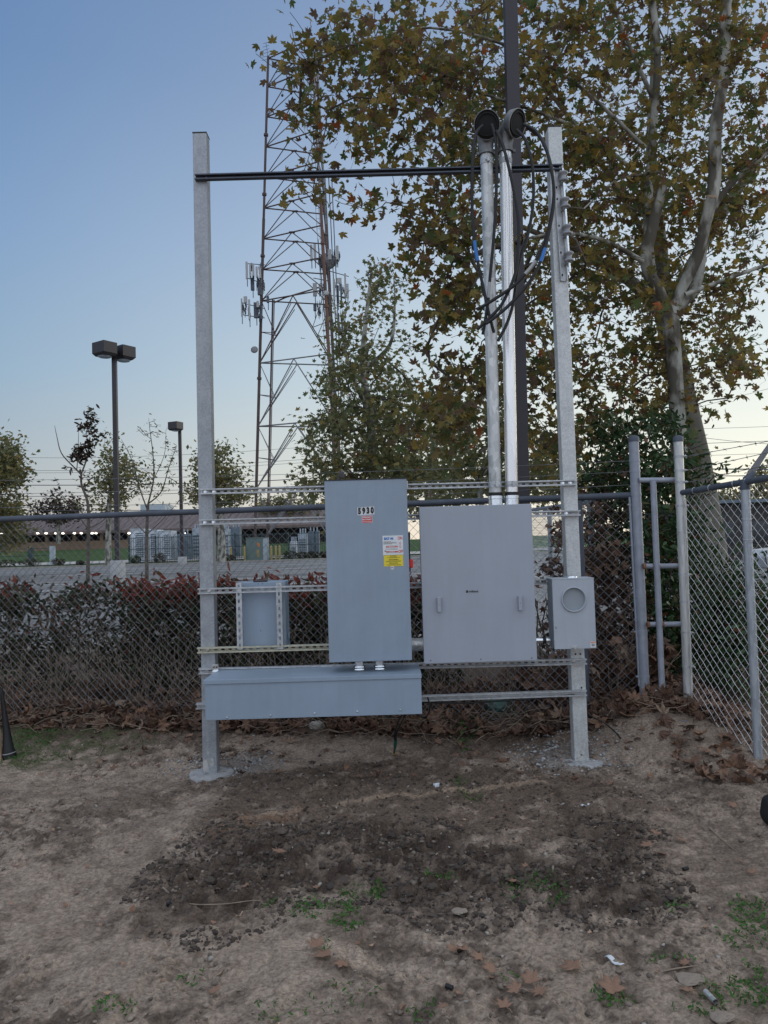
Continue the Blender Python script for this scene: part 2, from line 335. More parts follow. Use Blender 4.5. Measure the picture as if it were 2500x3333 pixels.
# ------------------------------------------------------------------ ground
def sdf_poly(x, y, poly):
    """signed distance, negative inside"""
    d = np.full(x.shape, 1e9); ins = np.zeros(x.shape, bool); n = len(poly)
    for i in range(n):
        ax, ay = poly[i]; bx, by = poly[(i+1) % n]; ex, ey = bx-ax, by-ay
        t = np.clip(((x-ax)*ex+(y-ay)*ey)/(ex*ex+ey*ey), 0, 1)
        d = np.minimum(d, np.hypot(x-ax-t*ex, y-ay-t*ey))
        c = ((ay > y) != (by > y)) & (x < (bx-ax)*(y-ay)/(by-ay+1e-12)+ax); ins ^= c
    return np.where(ins, -d, d)
def gp(l): return [tuple(G(a, b)[:2]) for a, b in l]
def sdf_line(x, y, pts):
    d = np.full(x.shape, 1e9)
    for (ax, ay), (bx, by) in zip(pts[:-1], pts[1:]):
        ex, ey = bx-ax, by-ay
        t = np.clip(((x-ax)*ex+(y-ay)*ey)/(ex*ex+ey*ey), 0, 1)
        d = np.minimum(d, np.hypot(x-ax-t*ex, y-ay-t*ey))
    return d
ss = lambda a, b, v: np.clip((v-a)/(b-a), 0, 1)**2*(3-2*np.clip((v-a)/(b-a), 0, 1))
DARK = gp([(500, 2905), (560, 2985), (700, 3030), (860, 2975), (960, 2915), (1100, 2895), (1250, 2905), (1330, 2960), (1480, 3010), (1560, 2990), (1650, 2930), (1900, 2965), (2120, 2950), (2180, 2890), (2100, 2800), (2080, 2690), (1950, 2680), (1900, 2800), (1700, 2790), (1500, 2720), (1280, 2670), (1050, 2690), (840, 2700), (680, 2730), (600, 2800), (540, 2850)])
BAND = gp([(760, 2560), (700, 2640), (620, 2740), (900, 2720), (1500, 2720), (2060, 2720), (2140, 2640), (2020, 2560), (1800, 2510), (1300, 2480), (900, 2510)])
STREAK = gp([(780, 2660), (1000, 2632), (1250, 2596), (1500, 2572), (1760, 2548)])
STREAK2 = gp([(960, 3070), (1150, 3105), (1300, 3150), (1450, 3190)])
TRENCH = gp([(1800, 2560), (1850, 2640), (1860, 2740), (1900, 2830)])
BL = G(690, 2492); BR = G(1889, 2472)
FENCE_L, FENCE_R = P(0, 1690, 7.35), P(2050, 1612, 6.25)      # top rail of the back fence
def fence_y(x): return FENCE_L.y+(x-FENCE_L.x)*(FENCE_R.y-FENCE_L.y)/(FENCE_R.x-FENCE_L.x)
def height(x, y, fine=True):
    x = np.asarray(x, float); y = np.asarray(y, float)
    fy = fence_y(np.clip(x, -6, 3))
    h = 0.10*ss(-0.9, 0.1, y-fy)*(1-ss(3, 6, y-fy))
    h = h+0.22*np.exp(-(((x-2.1)/.55)**2+((y-6.15)/.45)**2))         # mound in the fence corner
    h = h+0.06*ss(1.6, 2.4, x)*ss(3.4, 4.6, y)*(1-ss(7, 9, y))
    h = h+1.5*ss(74, 98, y)+.12*ss(71.0, 71.2, y)
    near = (1-ss(8, 12, y))*(1-ss(5, 9, np.abs(x)))
    h = h+near*0.05*(fbm(x*1.3, y*1.3, 3, 4)-.5)
    if fine:
        dk = 1-ss(-.13, .13, sdf_poly(x, y, DARK)+.42*(fbm(x*4.5, y*4.5, 9, 5, .65)-.5))
        bd = 1-ss(-.05, .15, sdf_poly(x, y, BAND))
        r = 1-np.abs(2*fbm(x*9, y*9, 21, 3)-1); r2 = 1-np.abs(2*fbm(x*26, y*26, 31, 3)-1)
        r3 = 1-np.abs(2*fbm(x*17, y*17, 27, 3)-1)
        lump = ss(.46, .60, fbm(x*13, y*13, 29, 3))
        h = h+dk*(.050*(r-.7)+.040*(r3-.7)+.034*(r2-.7)+.030*lump-.018)
        h = h+near*(1-dk)*(.020+.012*bd)*(fbm(x*6, y*6, 41, 5, .6)-.5)*2+near*.030*(1-np.abs(2*fbm(x*2.6, y*2.6, 45, 3)-1)-.7)
        rz_ = ss(.42, .58, fbm(x*2.6, y*2.6, 96, 4)); h = h+near*(1-dk)*(.004+.022*rz_)*(fbm(x*26, y*26, 51, 3)-.5)*2
        st = fbm(x*1.6, y*3.2, 55, 5, .6)*9; h = h+near*(1-dk)*.012*(ss(.35, .65, st-np.floor(st))-(st-np.floor(st)))
        cr_ = np.abs(fbm(x*5, y*5, 61, 4)-.5)
        h = h-near*(1-dk)*.014*(1-ss(0, .014, cr_))*ss(.4, .6, fbm(x*1.5, y*1.5, 66, 3))                    # small cracks
        h = h-.020*(1-ss(.0, .06, .05*(fbm(x*9, y*9, 73, 3)-.3)+sdf_line(x, y, TRENCH)+.04*(fbm(x*12, y*12, 71, 2)-.5)))
        h = h+.012*(1-ss(.0, .05, sdf_line(x, y, STREAK)))
        return h, dk, bd, near
    return h
def Hh(x, y): return float(height(np.array([x]), np.array([y]))[0][0])
def gspot(px, py, it=4):
    z = 0.0
    for _ in range(it): q = G(px, py, z); z = Hh(q.x, q.y)
    q = G(px, py, z); return q
def axis(lo, hi, step, far_lo, far_hi, g=1.35):
    a = list(np.arange(lo, hi, step)); s = step; x = a[0]; pre = []
    while x > far_lo: s *= g; x -= s; pre.append(x)
    s = step; x = a[-1]; post = []
    while x < far_hi: s *= g; x += s; post.append(x)
    return np.array(pre[::-1]+a+post)
gx = axis(-3.3, 3.3, .0125, -1500, 1500)
gy = np.concatenate([axis(2.1, 4.2, .011, -300, 4.2)[:-1], axis(4.2, 8.0, .016, 4.2, 1600, 1.2)])
gy = np.unique(np.concatenate([gy[gy < 12], np.array([12, 14, 18, 24, 32, 42, 55, 66, 70.9, 71.0, 71.2, 71.4, 73, 75, 78, 81, 84, 87, 90, 93, 96, 98, 101, 110, 130, 200, 400, 900, 1600])]))
XX, YY = np.meshgrid(gx, gy)
ZZ, DK, BD, NR = height(XX, YY)
V = np.stack([XX.ravel(), YY.ravel(), ZZ.ravel()], 1)
nx, ny = len(gx), len(gy)
ii = np.arange((ny-1)*(nx-1)); r_, c_ = ii//(nx-1), ii % (nx-1); a_ = r_*nx+c_
F = np.stack([a_, a_+1, a_+nx+1, a_+nx], 1)
x, y = XX.ravel(), YY.ravel(); dk, bd = DK.ravel(), BD.ravel()
tan = np.array([.41, .328, .265]); tan2 = np.array([.24, .187, .150]); grey = np.array([.27, .265, .26])
dark = np.array([.092, .068, .054]); brown = np.array([.165, .122, .094]); sand = np.array([.36, .27, .20]); litter = np.array([.085, .06, .045])
n1 = fbm(x*1.7, y*1.7, 81, 5); n2 = fbm(x*11, y*11, 91, 4)
def mixc(c, t, k): return c*(1-k[:, None])+t*k[:, None]
n3 = fbm(x*33, y*33, 95, 3); rough_ = fbm(x*2.6, y*2.6, 96, 4)
c = mixc(np.tile(tan, (len(x), 1)), tan2, ss(.40, .60, n1*.5+n2*.5))
c = mixc(c, tan2*.62, ss(.50, .62, n2*.45+n3*.55)*ss(.42, .58, rough_)*.85)
c = mixc(c, tan*1.18, ss(.56, .70, n2*.6+n3*.4)*(1-ss(.42, .58, rough_))*.6)
c = mixc(c, brown*.9, bd*ss(.25, .5, n2+.1)*.85)
c = mixc(c, dark, dk*(.55+.45*ss(.3, .6, n2)))
c = mixc(c, sand, (1-ss(.015, .06, sdf_line(x, y, STREAK)+.05*(n2-.5)))*ss(.22, .42, fbm(x*7, y*7, 5, 3)))
c = mixc(c, tan*1.35, (1-ss(.0, .10, sdf_line(x, y, STREAK2)+.03*(n2-.5)))*.7)
c = mixc(c, np.array([.24, .15, .10]), (1-ss(.05, .25, sdf_line(x, y, gp([(740, 2690), (900, 2650)]))))*ss(.45, .6, n2)*.7)
c = mixc(c, dark*.9, (1-ss(.0, .07, sdf_line(x, y, TRENCH)+.09*(n2-.5)))*.5)
for b, rr in ((BL, .42), (BR, .40)):
    d = np.hypot((x-b.x-(.18 if b is BL else -.1)), (y-b.y)*1.2)+.35*(n2-.5)
    c = mixc(c, grey, (1-ss(rr*.3, rr, d))*.6)
fy = fence_y(np.clip(x, -6, 3))
c = mixc(c, litter, ss(-.75, -.25, y-fy+.5*(n1-.5))*.9)
c = mixc(c, tan*.9, np.exp(-(((x-2.0)/.5)**2+((y-6.0)/.35)**2))*.8)
c = mixc(c, np.array([.11, .12, .06]), (1-ss(.0, .5, sdf_poly(x, y, gp([(-100, 2330), (250, 2330), (420, 2420), (150, 2480), (-100, 2500)])))+0*x)*ss(.4, .6, n2)*.6)
lawnm = ss(.0, .5, y-71.4)
c = mixc(c, np.array([.05, .095, .028]), lawnm)
c = mixc(c, np.array([.06, .13, .03]), ss(0, 1, x-4.5)*ss(0, 1, y-11))
c = c*(.9+.2*fbm(x*30, y*30, 101, 2))[:, None]
ground = npmesh('ground', V, F, [], smooth=True)
ca = ground.data.color_attributes.new('soil', 'FLOAT_COLOR', 'POINT')
ca.data.foreach_set('color', np.concatenate([c, np.ones((len(c), 1))], 1).astype(np.float32).ravel())
m = bpy.data.materials.new('bare_soil'); m.use_nodes = True; nt = m.node_tree; b = nt.nodes['Principled BSDF']
at = nt.nodes.new('ShaderNodeAttribute'); at.attribute_name = 'soil'
tcn = nt.nodes.new('ShaderNodeTexCoord')
nz = nt.nodes.new('ShaderNodeTexNoise'); nz.inputs['Scale'].default_value = 55; nz.inputs['Detail'].default_value = 8; nz.inputs['Roughness'].default_value = .7
nt.links.new(tcn.outputs['Object'], nz.inputs['Vector'])
rp = nt.nodes.new('ShaderNodeValToRGB'); nt.links.new(nz.outputs[0], rp.inputs[0])
rp.color_ramp.elements[0].position = .3; rp.color_ramp.elements[0].color = (.42, .40, .38, 1); rp.color_ramp.elements[1].position = .7; rp.color_ramp.elements[1].color = (1.5, 1.48, 1.45, 1)
mu = nt.nodes.new('ShaderNodeMix'); mu.data_type = 'RGBA'; mu.blend_type = 'MULTIPLY'; mu.inputs[0].default_value = 1
nt.links.new(at.outputs['Color'], mu.inputs[6]); nt.links.new(rp.outputs[0], mu.inputs[7]); nt.links.new(mu.outputs[2], b.inputs['Base Color'])
b.inputs['Roughness'].default_value = .95; b.inputs['Specular IOR Level'].default_value = .2
bp = nt.nodes.new('ShaderNodeBump'); bp.inputs['Strength'].default_value = 1.0; bp.inputs['Distance'].default_value = .022
nt.links.new(nz.outputs[0], bp.inputs['Height']); nt.links.new(bp.outputs[0], b.inputs['Normal'])
ground.data.materials.append(m); props(ground, kind='structure')

def sheet(name, pts, z, m, kind='structure'):
    b = MB(); b.add([(p[0], p[1], z if len(p) < 3 else p[2]) for p in pts], [tuple(range(len(pts)))]); o = b.build(name, m); props(o, kind=kind); return o
LOTX0, LOTX1 = -75, 22
sheet('parking_lot', [(LOTX0, 12.2), (4.2, 12.2), (LOTX1, 20), (LOTX1, 70.7), (LOTX0, 70.7)], .03, M['asphalt'])
k = MB(); k.box(LOTX0, LOTX1, 70.7, 70.95, 0, .17); k.box(LOTX0, 4.2, 12.0, 12.2, 0, .16); props(k.build('kerb', M['kerb'], bevel=.02), kind='structure')
sheet('sidewalk', [(LOTX0, 75.5, .22), (LOTX1, 75.5, .22), (LOTX1, 78.5, .42), (LOTX0, 78.5, .42)], 0, M['paving'])
mk = MB()
def stripe(p, q, wd=.14):
    a, b_ = Vector(p), Vector(q); d = (b_-a).normalized(); s = Vector((-d.y, d.x))*wd/2
    mk.add([(*(a+s), .036), (*(a-s), .036), (*(b_-s), .036), (*(b_+s), .036)], [(0, 1, 2, 3)])
for k_ in range(-9, 5):
    stripe((k_*5.2-2, 48), (k_*5.2+3.5, 53.5), .2); stripe((k_*5.2+.2, 63.5), (k_*5.2+3.8, 69), .2)
stripe((-60, 48), (18, 48.4), .3); stripe((-60, 36), (15, 36.3), .35); stripe((-60, 30.5), (10, 30.7), .3); stripe((-50, 58), (18, 58.5), .3)
props(mk.build('parking_markings', M['line']), kind='structure')

# ------------------------------------------------------------------ meter rack: posts, footings
YP = 5.69                                     # plane of the posts
def mk_post(pb, pt, label, pm, grp='galvanised posts of the meter rack'):
    r = thing('steel_post', label, 'post', pb, grp)
    a = .052; ax = (Vector(pt)-Vector(pb)).normalized(); xx = Vector((1, 0, 0)); xx = (xx-ax*xx.dot(ax)).normalized(); yy = ax.cross(xx)
    Mx = Matrix((xx, yy, ax)).transposed().to_4x4(); Mx.translation = pb
    h = (Vector(pt)-Vector(pb)).length
    b = MB(); b.box(-a, a, -a, a, -.25, h, M=Mx); b.build('tube', M[pm], r, bevel=.006, seg=3)
    c = MB(); c.box(-a-.0015, a+.0015, -a-.0015, a+.0015, h, h+.008, M=Mx); c.build('cap', M['post_cut'], r)
    return r, Mx
PLb = P(688, 2495, YP); PLt = P(654.5, 444, YP+.0); PRb = P(1889, 2474, YP); PRt = P(1801, 424, YP)
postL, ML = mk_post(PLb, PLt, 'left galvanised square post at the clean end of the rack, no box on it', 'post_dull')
postR, MR = mk_post(PRb, PRt, 'right galvanised square post carrying the round-windowed meter box', 'post')
M['splash'] = mat('dried_cement_smear', (.44, .43, .41), 0.9, 0, var=.2, scale=30, bump=.3)
for par, Mx, bits in ((postL, ML, [(-.03, .02, .05, .10), (.015, .05, .035, .07), (-.01, .12, .02, .03)]), (postR, MR, [(-.01, .03, .06, .06), (.02, .12, .018, .10), (-.025, .20, .012, .06), (.005, .07, .05, .05)])):
    b = MB(); g_ = random.Random(len(bits))
    for cx_, cz_, w_, h_ in bits:
        n = 16; pts = [(cx_+w_*.5*cos(2*pi*j/n)*g_.uniform(.7, 1.1), cz_+h_*.5*sin(2*pi*j/n)*g_.uniform(.7, 1.15)) for j in range(n)]
        b.add([Mx @ Vector((max(-.05, min(.05, a)), -.0535, c_)) for a, c_ in pts], [tuple(range(n))])
    b.build('cement_smear', M['splash'], par)
def holes(par, Mx, lst):
    b = MB()
    for hx, hz, rr in lst: b.disc(Mx @ Vector((hx, -.0545, hz)), rr, (0, -1, 0), 14)
    return b.build('bolt_hole', M['black_matte'], par)
for hx, hz in ((-.02, .70), (.025, .70)): holes(postL, ML, [(hx, hz, .006)])
for hx, hz in ((-.015, .78), (.02, .78), (.018, .535)): holes(postR, MR, [(hx, hz, .007)])
for pb, lab in ((PLb, 'round pale concrete footing around the left rack post'), (PRb, 'grey concrete footing around the right rack post, half buried in dirt')):
    b = MB(); z0 = Hh(pb.x, pb.y)
    prof = [(.0, .022), (.10, .021), (.150, .018), (.160, .012), (.163, -.05)]
    vs = []; n = 40
    for r_0, z in prof:
        for j in range(n):
            a = 2*pi*j/n; rr = r_0*(1+.03*sin(3*a+1)+.02*sin(7*a)) ; vs.append((pb.x+rr*cos(a), pb.y-.02+rr*sin(a), z0+z+.004*sin(5*a+r_0*40)-(.016 if pb is PRb else 0)))
    b.add(vs, [(i*n+j, i*n+(j+1) % n, (i+1)*n+(j+1) % n, (i+1)*n+j) for i in range(len(prof)-1) for j in range(n)], 0, True)
    props(b.build('concrete_footing', M['concrete'], loc=(pb.x, pb.y, z0)), lab, 'footing')

# ------------------------------------------------------------------ slotted strut channel
def strut(label, A, B, m='strut', face=(0, -1, 0), slots=True, pitch=.0508, ends=True, group='slotted strut channels of the rack', hw=.0205, bolts=()):
    A, B = Vector(A), Vector(B); X = (B-A).normalized(); Fv = Vector(face); Fv = (Fv-X*Fv.dot(X)).normalized(); Zv = X.cross(-Fv).normalized()
    if Zv.z < 0 and abs(X.z) < .7: Zv = -Zv
    Ln = (B-A).length; Mx = Matrix((X, -Fv, Zv)).transposed().to_4x4(); Mx.translation = A   # local y+ = away from viewer
    b = MB(); t = .0027; D = .041
    def T(x, y, z): return Mx @ Vector((x, y, z))
    wy = D   # web at the back
    zin = hw-t
    n = max(1, int(Ln/pitch)); p_ = Ln/n
    for i in range(n):
        x0, x1 = i*p_, (i+1)*p_; xm = (x0+x1)/2
        if slots:
            sl, sh = .0145, .007
            inner = [(xm+sl-sh+sh*cos(a), sh*sin(a)) for a in (-pi/2, -pi/4, 0, pi/4, pi/2)]+[(xm-sl+sh+sh*cos(a), sh*sin(a)) for a in (pi/2, 3*pi/4, pi, 5*pi/4, 3*pi/2)]
            outer = [(xm+sl-sh, -zin), (x1, -zin), (x1, 0), (x1, zin), (xm+sl-sh, zin), (xm-sl+sh, zin), (x0, zin), (x0, 0), (x0, -zin), (xm-sl+sh, -zin)]
            vs = [T(a, wy, c) for a, c in inner]+[T(a, wy, c) for a, c in outer]+[T(a, wy-t, c) for a, c in inner]+[T(a, wy-t, c) for a, c in outer]
            fs = []
            for j in range(10):
                k2 = (j+1) % 10
                fs += [(j, 10+j, 10+k2, k2), (20+j, 20+k2, 30+k2, 30+j), (j, k2, 20+k2, 20+j)]
            b.add(vs, fs)
        else:
            b.add([T(x0, wy, -zin), T(x1, wy, -zin), T(x1, wy, zin), T(x0, wy, zin), T(x0, wy-t, -zin), T(x1, wy-t, -zin), T(x1, wy-t, zin), T(x0, wy-t, zin)], [(0, 1, 2, 3), (7, 6, 5, 4)])
    for s in (-1, 1):
        b.box(0, Ln, 0, wy, min(s*hw, s*zin), max(s*hw, s*zin), M=Mx)
        b.box(0, Ln, 0, t, min(s*zin, s*(hw-.0095)), max(s*zin, s*(hw-.0095)), M=Mx)
        b.box(0, Ln, t, .009, min(s*(hw-.0095), s*(hw-.0075)), max(s*(hw-.0095), s*(hw-.0075)), M=Mx)
    r = thing('strut_channel', label, 'strut channel', A, group)
    b.build('channel', M[m], r)
    for bx_ in bolts:
        q = MB(); Mb = Mx @ Matrix.Translation((bx_*Ln, wy-t-.001, 0)) @ Matrix.Rotation(radians(90), 4, 'X')
        q.lathe([(0, .010), (.0095, .010), (.0095, 0)], 6, Mb, smooth=False); q.lathe([(.0135, .0015), (.0135, 0)], 16, Mb); q.lathe([(0.009, .0016), (.0135, .0015)], 16, Mb)
        q.build('bolt', M['zinc'], r)
    return r
YF = YP-.052-.042                               # strut open side; web lies against the post
def rail(label, l, r, **k):
    return strut(label, P(*l, YF), P(*r, YF), **k)
rail('topmost strut channel, spanning the rack just under the weatherheads', (633, 574), (1832, 541), bolts=(.03, .97), m='fence_pipe')
rail('strut channel across the rack just above the grey boxes', (650, 1600), (1878, 1570), bolts=(.012, .035, .965, .985))
rail('strut channel across the rack, second below the tops of the boxes', (648, 1700), (1890, 1669), m='strut', bolts=(.012, .035, .965))
rail('strut channel holding the top of the small grey back box', (643, 1925), (1800, 1893), bolts=(.03,))
rail('yellowish strut channel under the small grey back box', (641, 2118), (1080, 2106), m='strut_yellow', bolts=(.07,))
rail('strut channel running along the bottom edge of the big cabinet', (646, 2186), (1911, 2154), bolts=(.97,))
rail('lowest strut channel, unslotted, with a black cable lying in it', (637, 2300), (1911, 2256), slots=False)

# ------------------------------------------------------------------ text and stickers
_fc = {}
def text(name, s, size, pos, m, parent, bold=0, sx=1.0, align='CENTER', rotz=0, tilt=0):
    cu = bpy.data.curves.new(name+'_c', 'FONT'); cu.body = s; cu.size = size; cu.align_x = align; cu.align_y = 'CENTER'; cu.offset = bold; cu.extrude = .0003; cu.resolution_u = 3
    o = bpy.data.objects.new(name+'_c', cu); COL.objects.link(o)
    bpy.context.view_layer.update()
    me = bpy.data.meshes.new_from_object(o.evaluated_get(bpy.context.evaluated_depsgraph_get())); COL.objects.unlink(o); bpy.data.objects.remove(o)
    me.materials.clear(); me.materials.append(m)
    Mx = Matrix.Translation(Vector(pos)) @ Matrix.Rotation(radians(90), 4, 'X') @ Matrix.Rotation(tilt, 4, 'Z') @ Matrix.Diagonal((sx, 1, 1, 1))
    me.transform(Mx)
    o = bpy.data.objects.new(name, me); COL.objects.link(o); o.parent = parent
    w_ = parent.location.copy(); q = parent.parent
    while q is not None: w_ += q.location; q = q.parent
    o.location = -w_
    return o
def plate(name, x0, x1, z0, z1, y, m, parent, th=.0012, tilt=0, mats=None):
    b = MB(); cx, cz = (x0+x1)/2, (z0+z1)/2
    Mx = Matrix.Translation((cx, y, cz)) @ Matrix.Rotation(-tilt, 4, 'Y')
    b.box(x0-cx, x1-cx, -th, 0, z0-cz, z1-cz, M=Mx)
    o = b.build(name, m); o.parent = parent
    w_ = parent.location.copy(); q = parent.parent
    while q is not None: w_ += q.location; q = q.parent
    o.location = -w_; return o
def bars(name, lst, y, m, parent, th=.0006):
    b = MB()
    for x0, x1, z0, z1 in lst: b.box(x0, x1, y-th, y, z0, z1)
    o = b.build(name, m); o.parent = parent
    w_ = parent.location.copy(); q = parent.parent
    while q is not None: w_ += q.location; q = q.parent
    o.location = -w_; return o
def wbox(tl, br, Y):
    a, b = P(*tl, Y), P(*br, Y); return a.x, b.x, b.z, a.z
def rect(tl, tr, br, bl, Y):
    a, b, c_, d = (P(*q, Y) for q in (tl, tr, br, bl))
    return (a.x+d.x)/2, (b.x+c_.x)/2, (c_.z+d.z)/2, (a.z+b.z)/2

# ------------------------------------------------------------------ disconnect switch enclosure
YD = 5.30
x0, x1, z0, z1 = rect((1056, 1562), (1323, 1557), (1342, 2149), (1071, 2157), YD)
t = thing('disconnect_switch', 'tall grey disconnect switch box with 5930 plate and red handle', 'electrical box', ((x0+x1)/2, YD+.14, z0))
b = MB(); b.box(x0+.006, x1-.006, YD+.022, YF+.0-.001, z0+.008, z1-.006); b.build('body', M['paint_dark'], t, bevel=.004)
b = MB(); b.box(x0, x1, YD, YD+.020, z0, z1-.004); door = b.build('door', M['paint'], t, bevel=.005, seg=3, loc=((x0+x1)/2, YD+.02, z0))
b = MB(); b.box(x0-.004, x1+.004, YD-.006, YF-.01, z1-.003, z1+.002); b.build('drip_hood', M['post_cut'], t)
b = MB(); b.box((x0+x1)/2-.21, (x0+x1)/2-.19, YD+.2, YD+.24, z1+.002, z1+.05); b.lathe([(.022, 0), (.022, .03), (.012, .045), (0, .05)], 12, Matrix.Translation(P(1112, 1556, YD+.22))); b.build('lifting_lug', M['post_cut'], t)
# handle on the right flank
hx = x1+.002
b = MB(); p0 = P(1335, 1735, YD+.10); p1 = P(1343, 1840, YD+.10)
zt, zb = P(1335, 1732, YD+.1).z, P(1340, 1870, YD+.1).z
b.box(x1-.006, x1+.016, YD+.075, YD+.12, zt-.05, zt); b.box(x1+.0, x1+.012, YD+.085, YD+.105, zb+.02, zt-.04)
h_ = b.build('switch_handle', M['black'], t, bevel=.002)
b = MB(); zc = P(1345, 1834, YD+.08).z; b.box(x1+.002, x1+.03, YD+.06, YD+.10, zc-.03, zc+.03); b.build('grip', M['red_plastic'], h_, bevel=.008, seg=3).location = -(Vector(t.location))
h_.children[0].location = -Vector(t.location)-Vector(h_.location) if False else Vector((0, 0, 0))
b = MB(); q = P(1340, 1580, YD+.1); b.box(x1-.006, x1+.010, YD+.06, YD+.10, q.z-.03, q.z+.03); b.build('latch', M['post'], t, bevel=.002)
# number plate: four digit tiles
fy_ = YD
pl = wbox((1163, 1652), (1219, 1676), YD)
w4 = (pl[1]-pl[0])/4
for i, ch in enumerate("5930"):
    dz = i*.0012
    q = plate('digit_tile', pl[0]+i*w4+.0004, pl[0]+(i+1)*w4-.0004, pl[2]+dz, pl[3]+dz, fy_-.0006, M['white'], t, tilt=.0)
    text('digit', ch, .056, (pl[0]+(i+.5)*w4, fy_-.0026, (pl[2]+pl[3])/2+dz), M['ink'], q, bold=.0040, sx=.70)
e = wbox((1178, 1679), (1213, 1702), YD)
rs = plate('emergency_sticker', *e[:2], *e[2:], fy_-.0005, M['white'], t)
plate('red_field', e[0]+.002, e[1]-.002, e[2]+.003, e[3]-.002, fy_-.0018, M['red'], rs, th=.0005)
cx = (e[0]+e[1])/2; hh = e[3]-e[2]
text('lettering', 'EMERGENCY', .0125, (cx, fy_-.003, e[3]-hh*.22), M['white'], rs, bold=.0005, sx=.92)
text('lettering', 'DISCONNECT', .0125, (cx, fy_-.003, e[3]-hh*.52), M['white'], rs, bold=.0005, sx=.84)
bars('rule_line', [(e[0]+.005, e[1]-.005, e[2]+hh*.2, e[2]+hh*.25)], fy_-.0024, M['white'], rs)
e = wbox((1245, 1744), (1313, 1806), YD); W_ = e[1]-e[0]; H_ = e[3]-e[2]
X_ = lambda u: e[0]+u*W_
Z_ = lambda v: e[3]-v*H_
ws = plate('instruction_label', *e[:2], *e[2:], fy_-.0005, M['white'], t)
text('maker_lettering', 'E', .022, (X_(.11), fy_-.0022, Z_(.16)), M['blue_ink'], ws, bold=.0014)
text('maker_lettering', 'A', .022, (X_(.20), fy_-.0022, Z_(.16)), M['blue_ink'], ws, bold=.0012)
text('maker_lettering', 'T', .022, (X_(.29), fy_-.0022, Z_(.16)), M['blue_ink'], ws, bold=.0012)
bars('maker_lettering', [(X_(.36), X_(.395), Z_(.18), Z_(.14))], fy_-.0018, M['blue_ink'], ws)
text('maker_lettering', 'N', .022, (X_(.46), fy_-.0022, Z_(.16)), M['blue_ink'], ws, bold=.0016)
text('switch_lettering', 'ON', .030, (X_(.86), fy_-.0022, Z_(.15)), M['red'], ws, bold=.0006, sx=.68)
text('switch_lettering', 'OFF', .030, (X_(.875), fy_-.0022, Z_(.83)), M['red'], ws, bold=.0006, sx=.62)
b = MB()
ax_, az0, az1 = X_(.86), Z_(.66), Z_(.33); aw = .008
arrow = [(0, az1), (aw, az1-.013), (aw*.45, az1-.013), (aw*.45, az0+.013), (aw, az0+.013), (0, az0), (-aw, az0+.013), (-aw*.45, az0+.013), (-aw*.45, az1-.013), (-aw, az1-.013)]
cz = (az0+az1)/2
b.add([(ax_+a, fy_-.0021, z) for a, z in arrow], [tuple(range(9, -1, -1))]); b.add([(ax_+a*.55, fy_-.0024, cz+(z-cz)*.86) for a, z in arrow], [tuple(range(9, -1, -1))], 1)
o = b.build('double_arrow', [M['red'], M['white']]); o.parent = ws; o.location = (0, 0, 0)
rnd = random.Random(5)
def fine(u0, u1, v, hgt=.012):
    l = []; u = u0
    while u < u1:
        wd = rnd.uniform(.02, .06); l.append((X_(u), X_(min(u+wd, u1)), Z_(v+hgt), Z_(v-hgt))); u += wd+.012
    return l
l = []
for v, u1 in ((.305, .42), (.345, .64), (.385, .70), (.425, .46)): l += fine(.04, u1, v, .009)
for v in (.52, .67, .71, .80, .88): l += fine(.16, .74, v, .006)
bars('fine_print', l, fy_-.0018, M['ink'], ws)
bars('red_band', [(X_(.15), X_(.74), Z_(.60), Z_(.55)), (X_(.15), X_(.74), Z_(.85), Z_(.80)-.0)], fy_-.0022, M['red'], ws)
bars('warning_print', fine(.32, .58, .575, .012), fy_-.0032, M['white'], ws); bars('warning_print', fine(.32, .58, .825, .012), fy_-.0032, M['white'], ws)
b = MB(); b.disc((X_(.115), fy_-.0022, Z_(.78)), .005, (0, -1, 0), 10); o = b.build('pictogram', M['ink']); o.parent = ws; o.location = (0, 0, 0)
e = wbox((1249, 1807), (1313, 1842), YD); W_ = e[1]-e[0]; H_ = e[3]-e[2]
ys = plate('caution_label', *e[:2], *e[2:], fy_-.0005, M['yellow'], t)
for s_, v in (('CAUTION', .11), ('AVERTISSEMENT', .43), ('PRECAUCION', .73)):
    text('lettering', s_, .0095, (X_(.5), fy_-.0022, Z_(v)), M['ink'], ys, bold=.0002)
l = []
for v, a, b_ in ((.22, .16, .84), (.27, .3, .7), (.54, .1, .9), (.60, .12, .86), (.85, .1, .9), (.91, .2, .9)): l += fine(a, b_, v, .012)
bars('fine_print', l, fy_-.0018, M['ink'], ys)
q = P(1277.5, 1848, YD); b = MB(); b.disc((q.x, fy_-.0014, q.z), .0125, (0, -1, 0), 20); b.disc((q.x, fy_+.0003, q.z), .0125, (0, 1, 0), 20)
fs_ = b.build('round_sticker', M['white'], t)
bars('flag_print', [(q.x-.008, q.x-.001, q.z, q.z+.005)], fy_-.002, M['blue_ink'], fs_); bars('flag_print', [(q.x-.001, q.x+.008, q.z+.0035, q.z+.005), (q.x-.001, q.x+.008, q.z+.0005, q.z+.002), (q.x-.008, q.x+.008, q.z-.0025, q.z-.001)], fy_-.002, M['red'], fs_)
DX = (x0, x1, z0, z1)

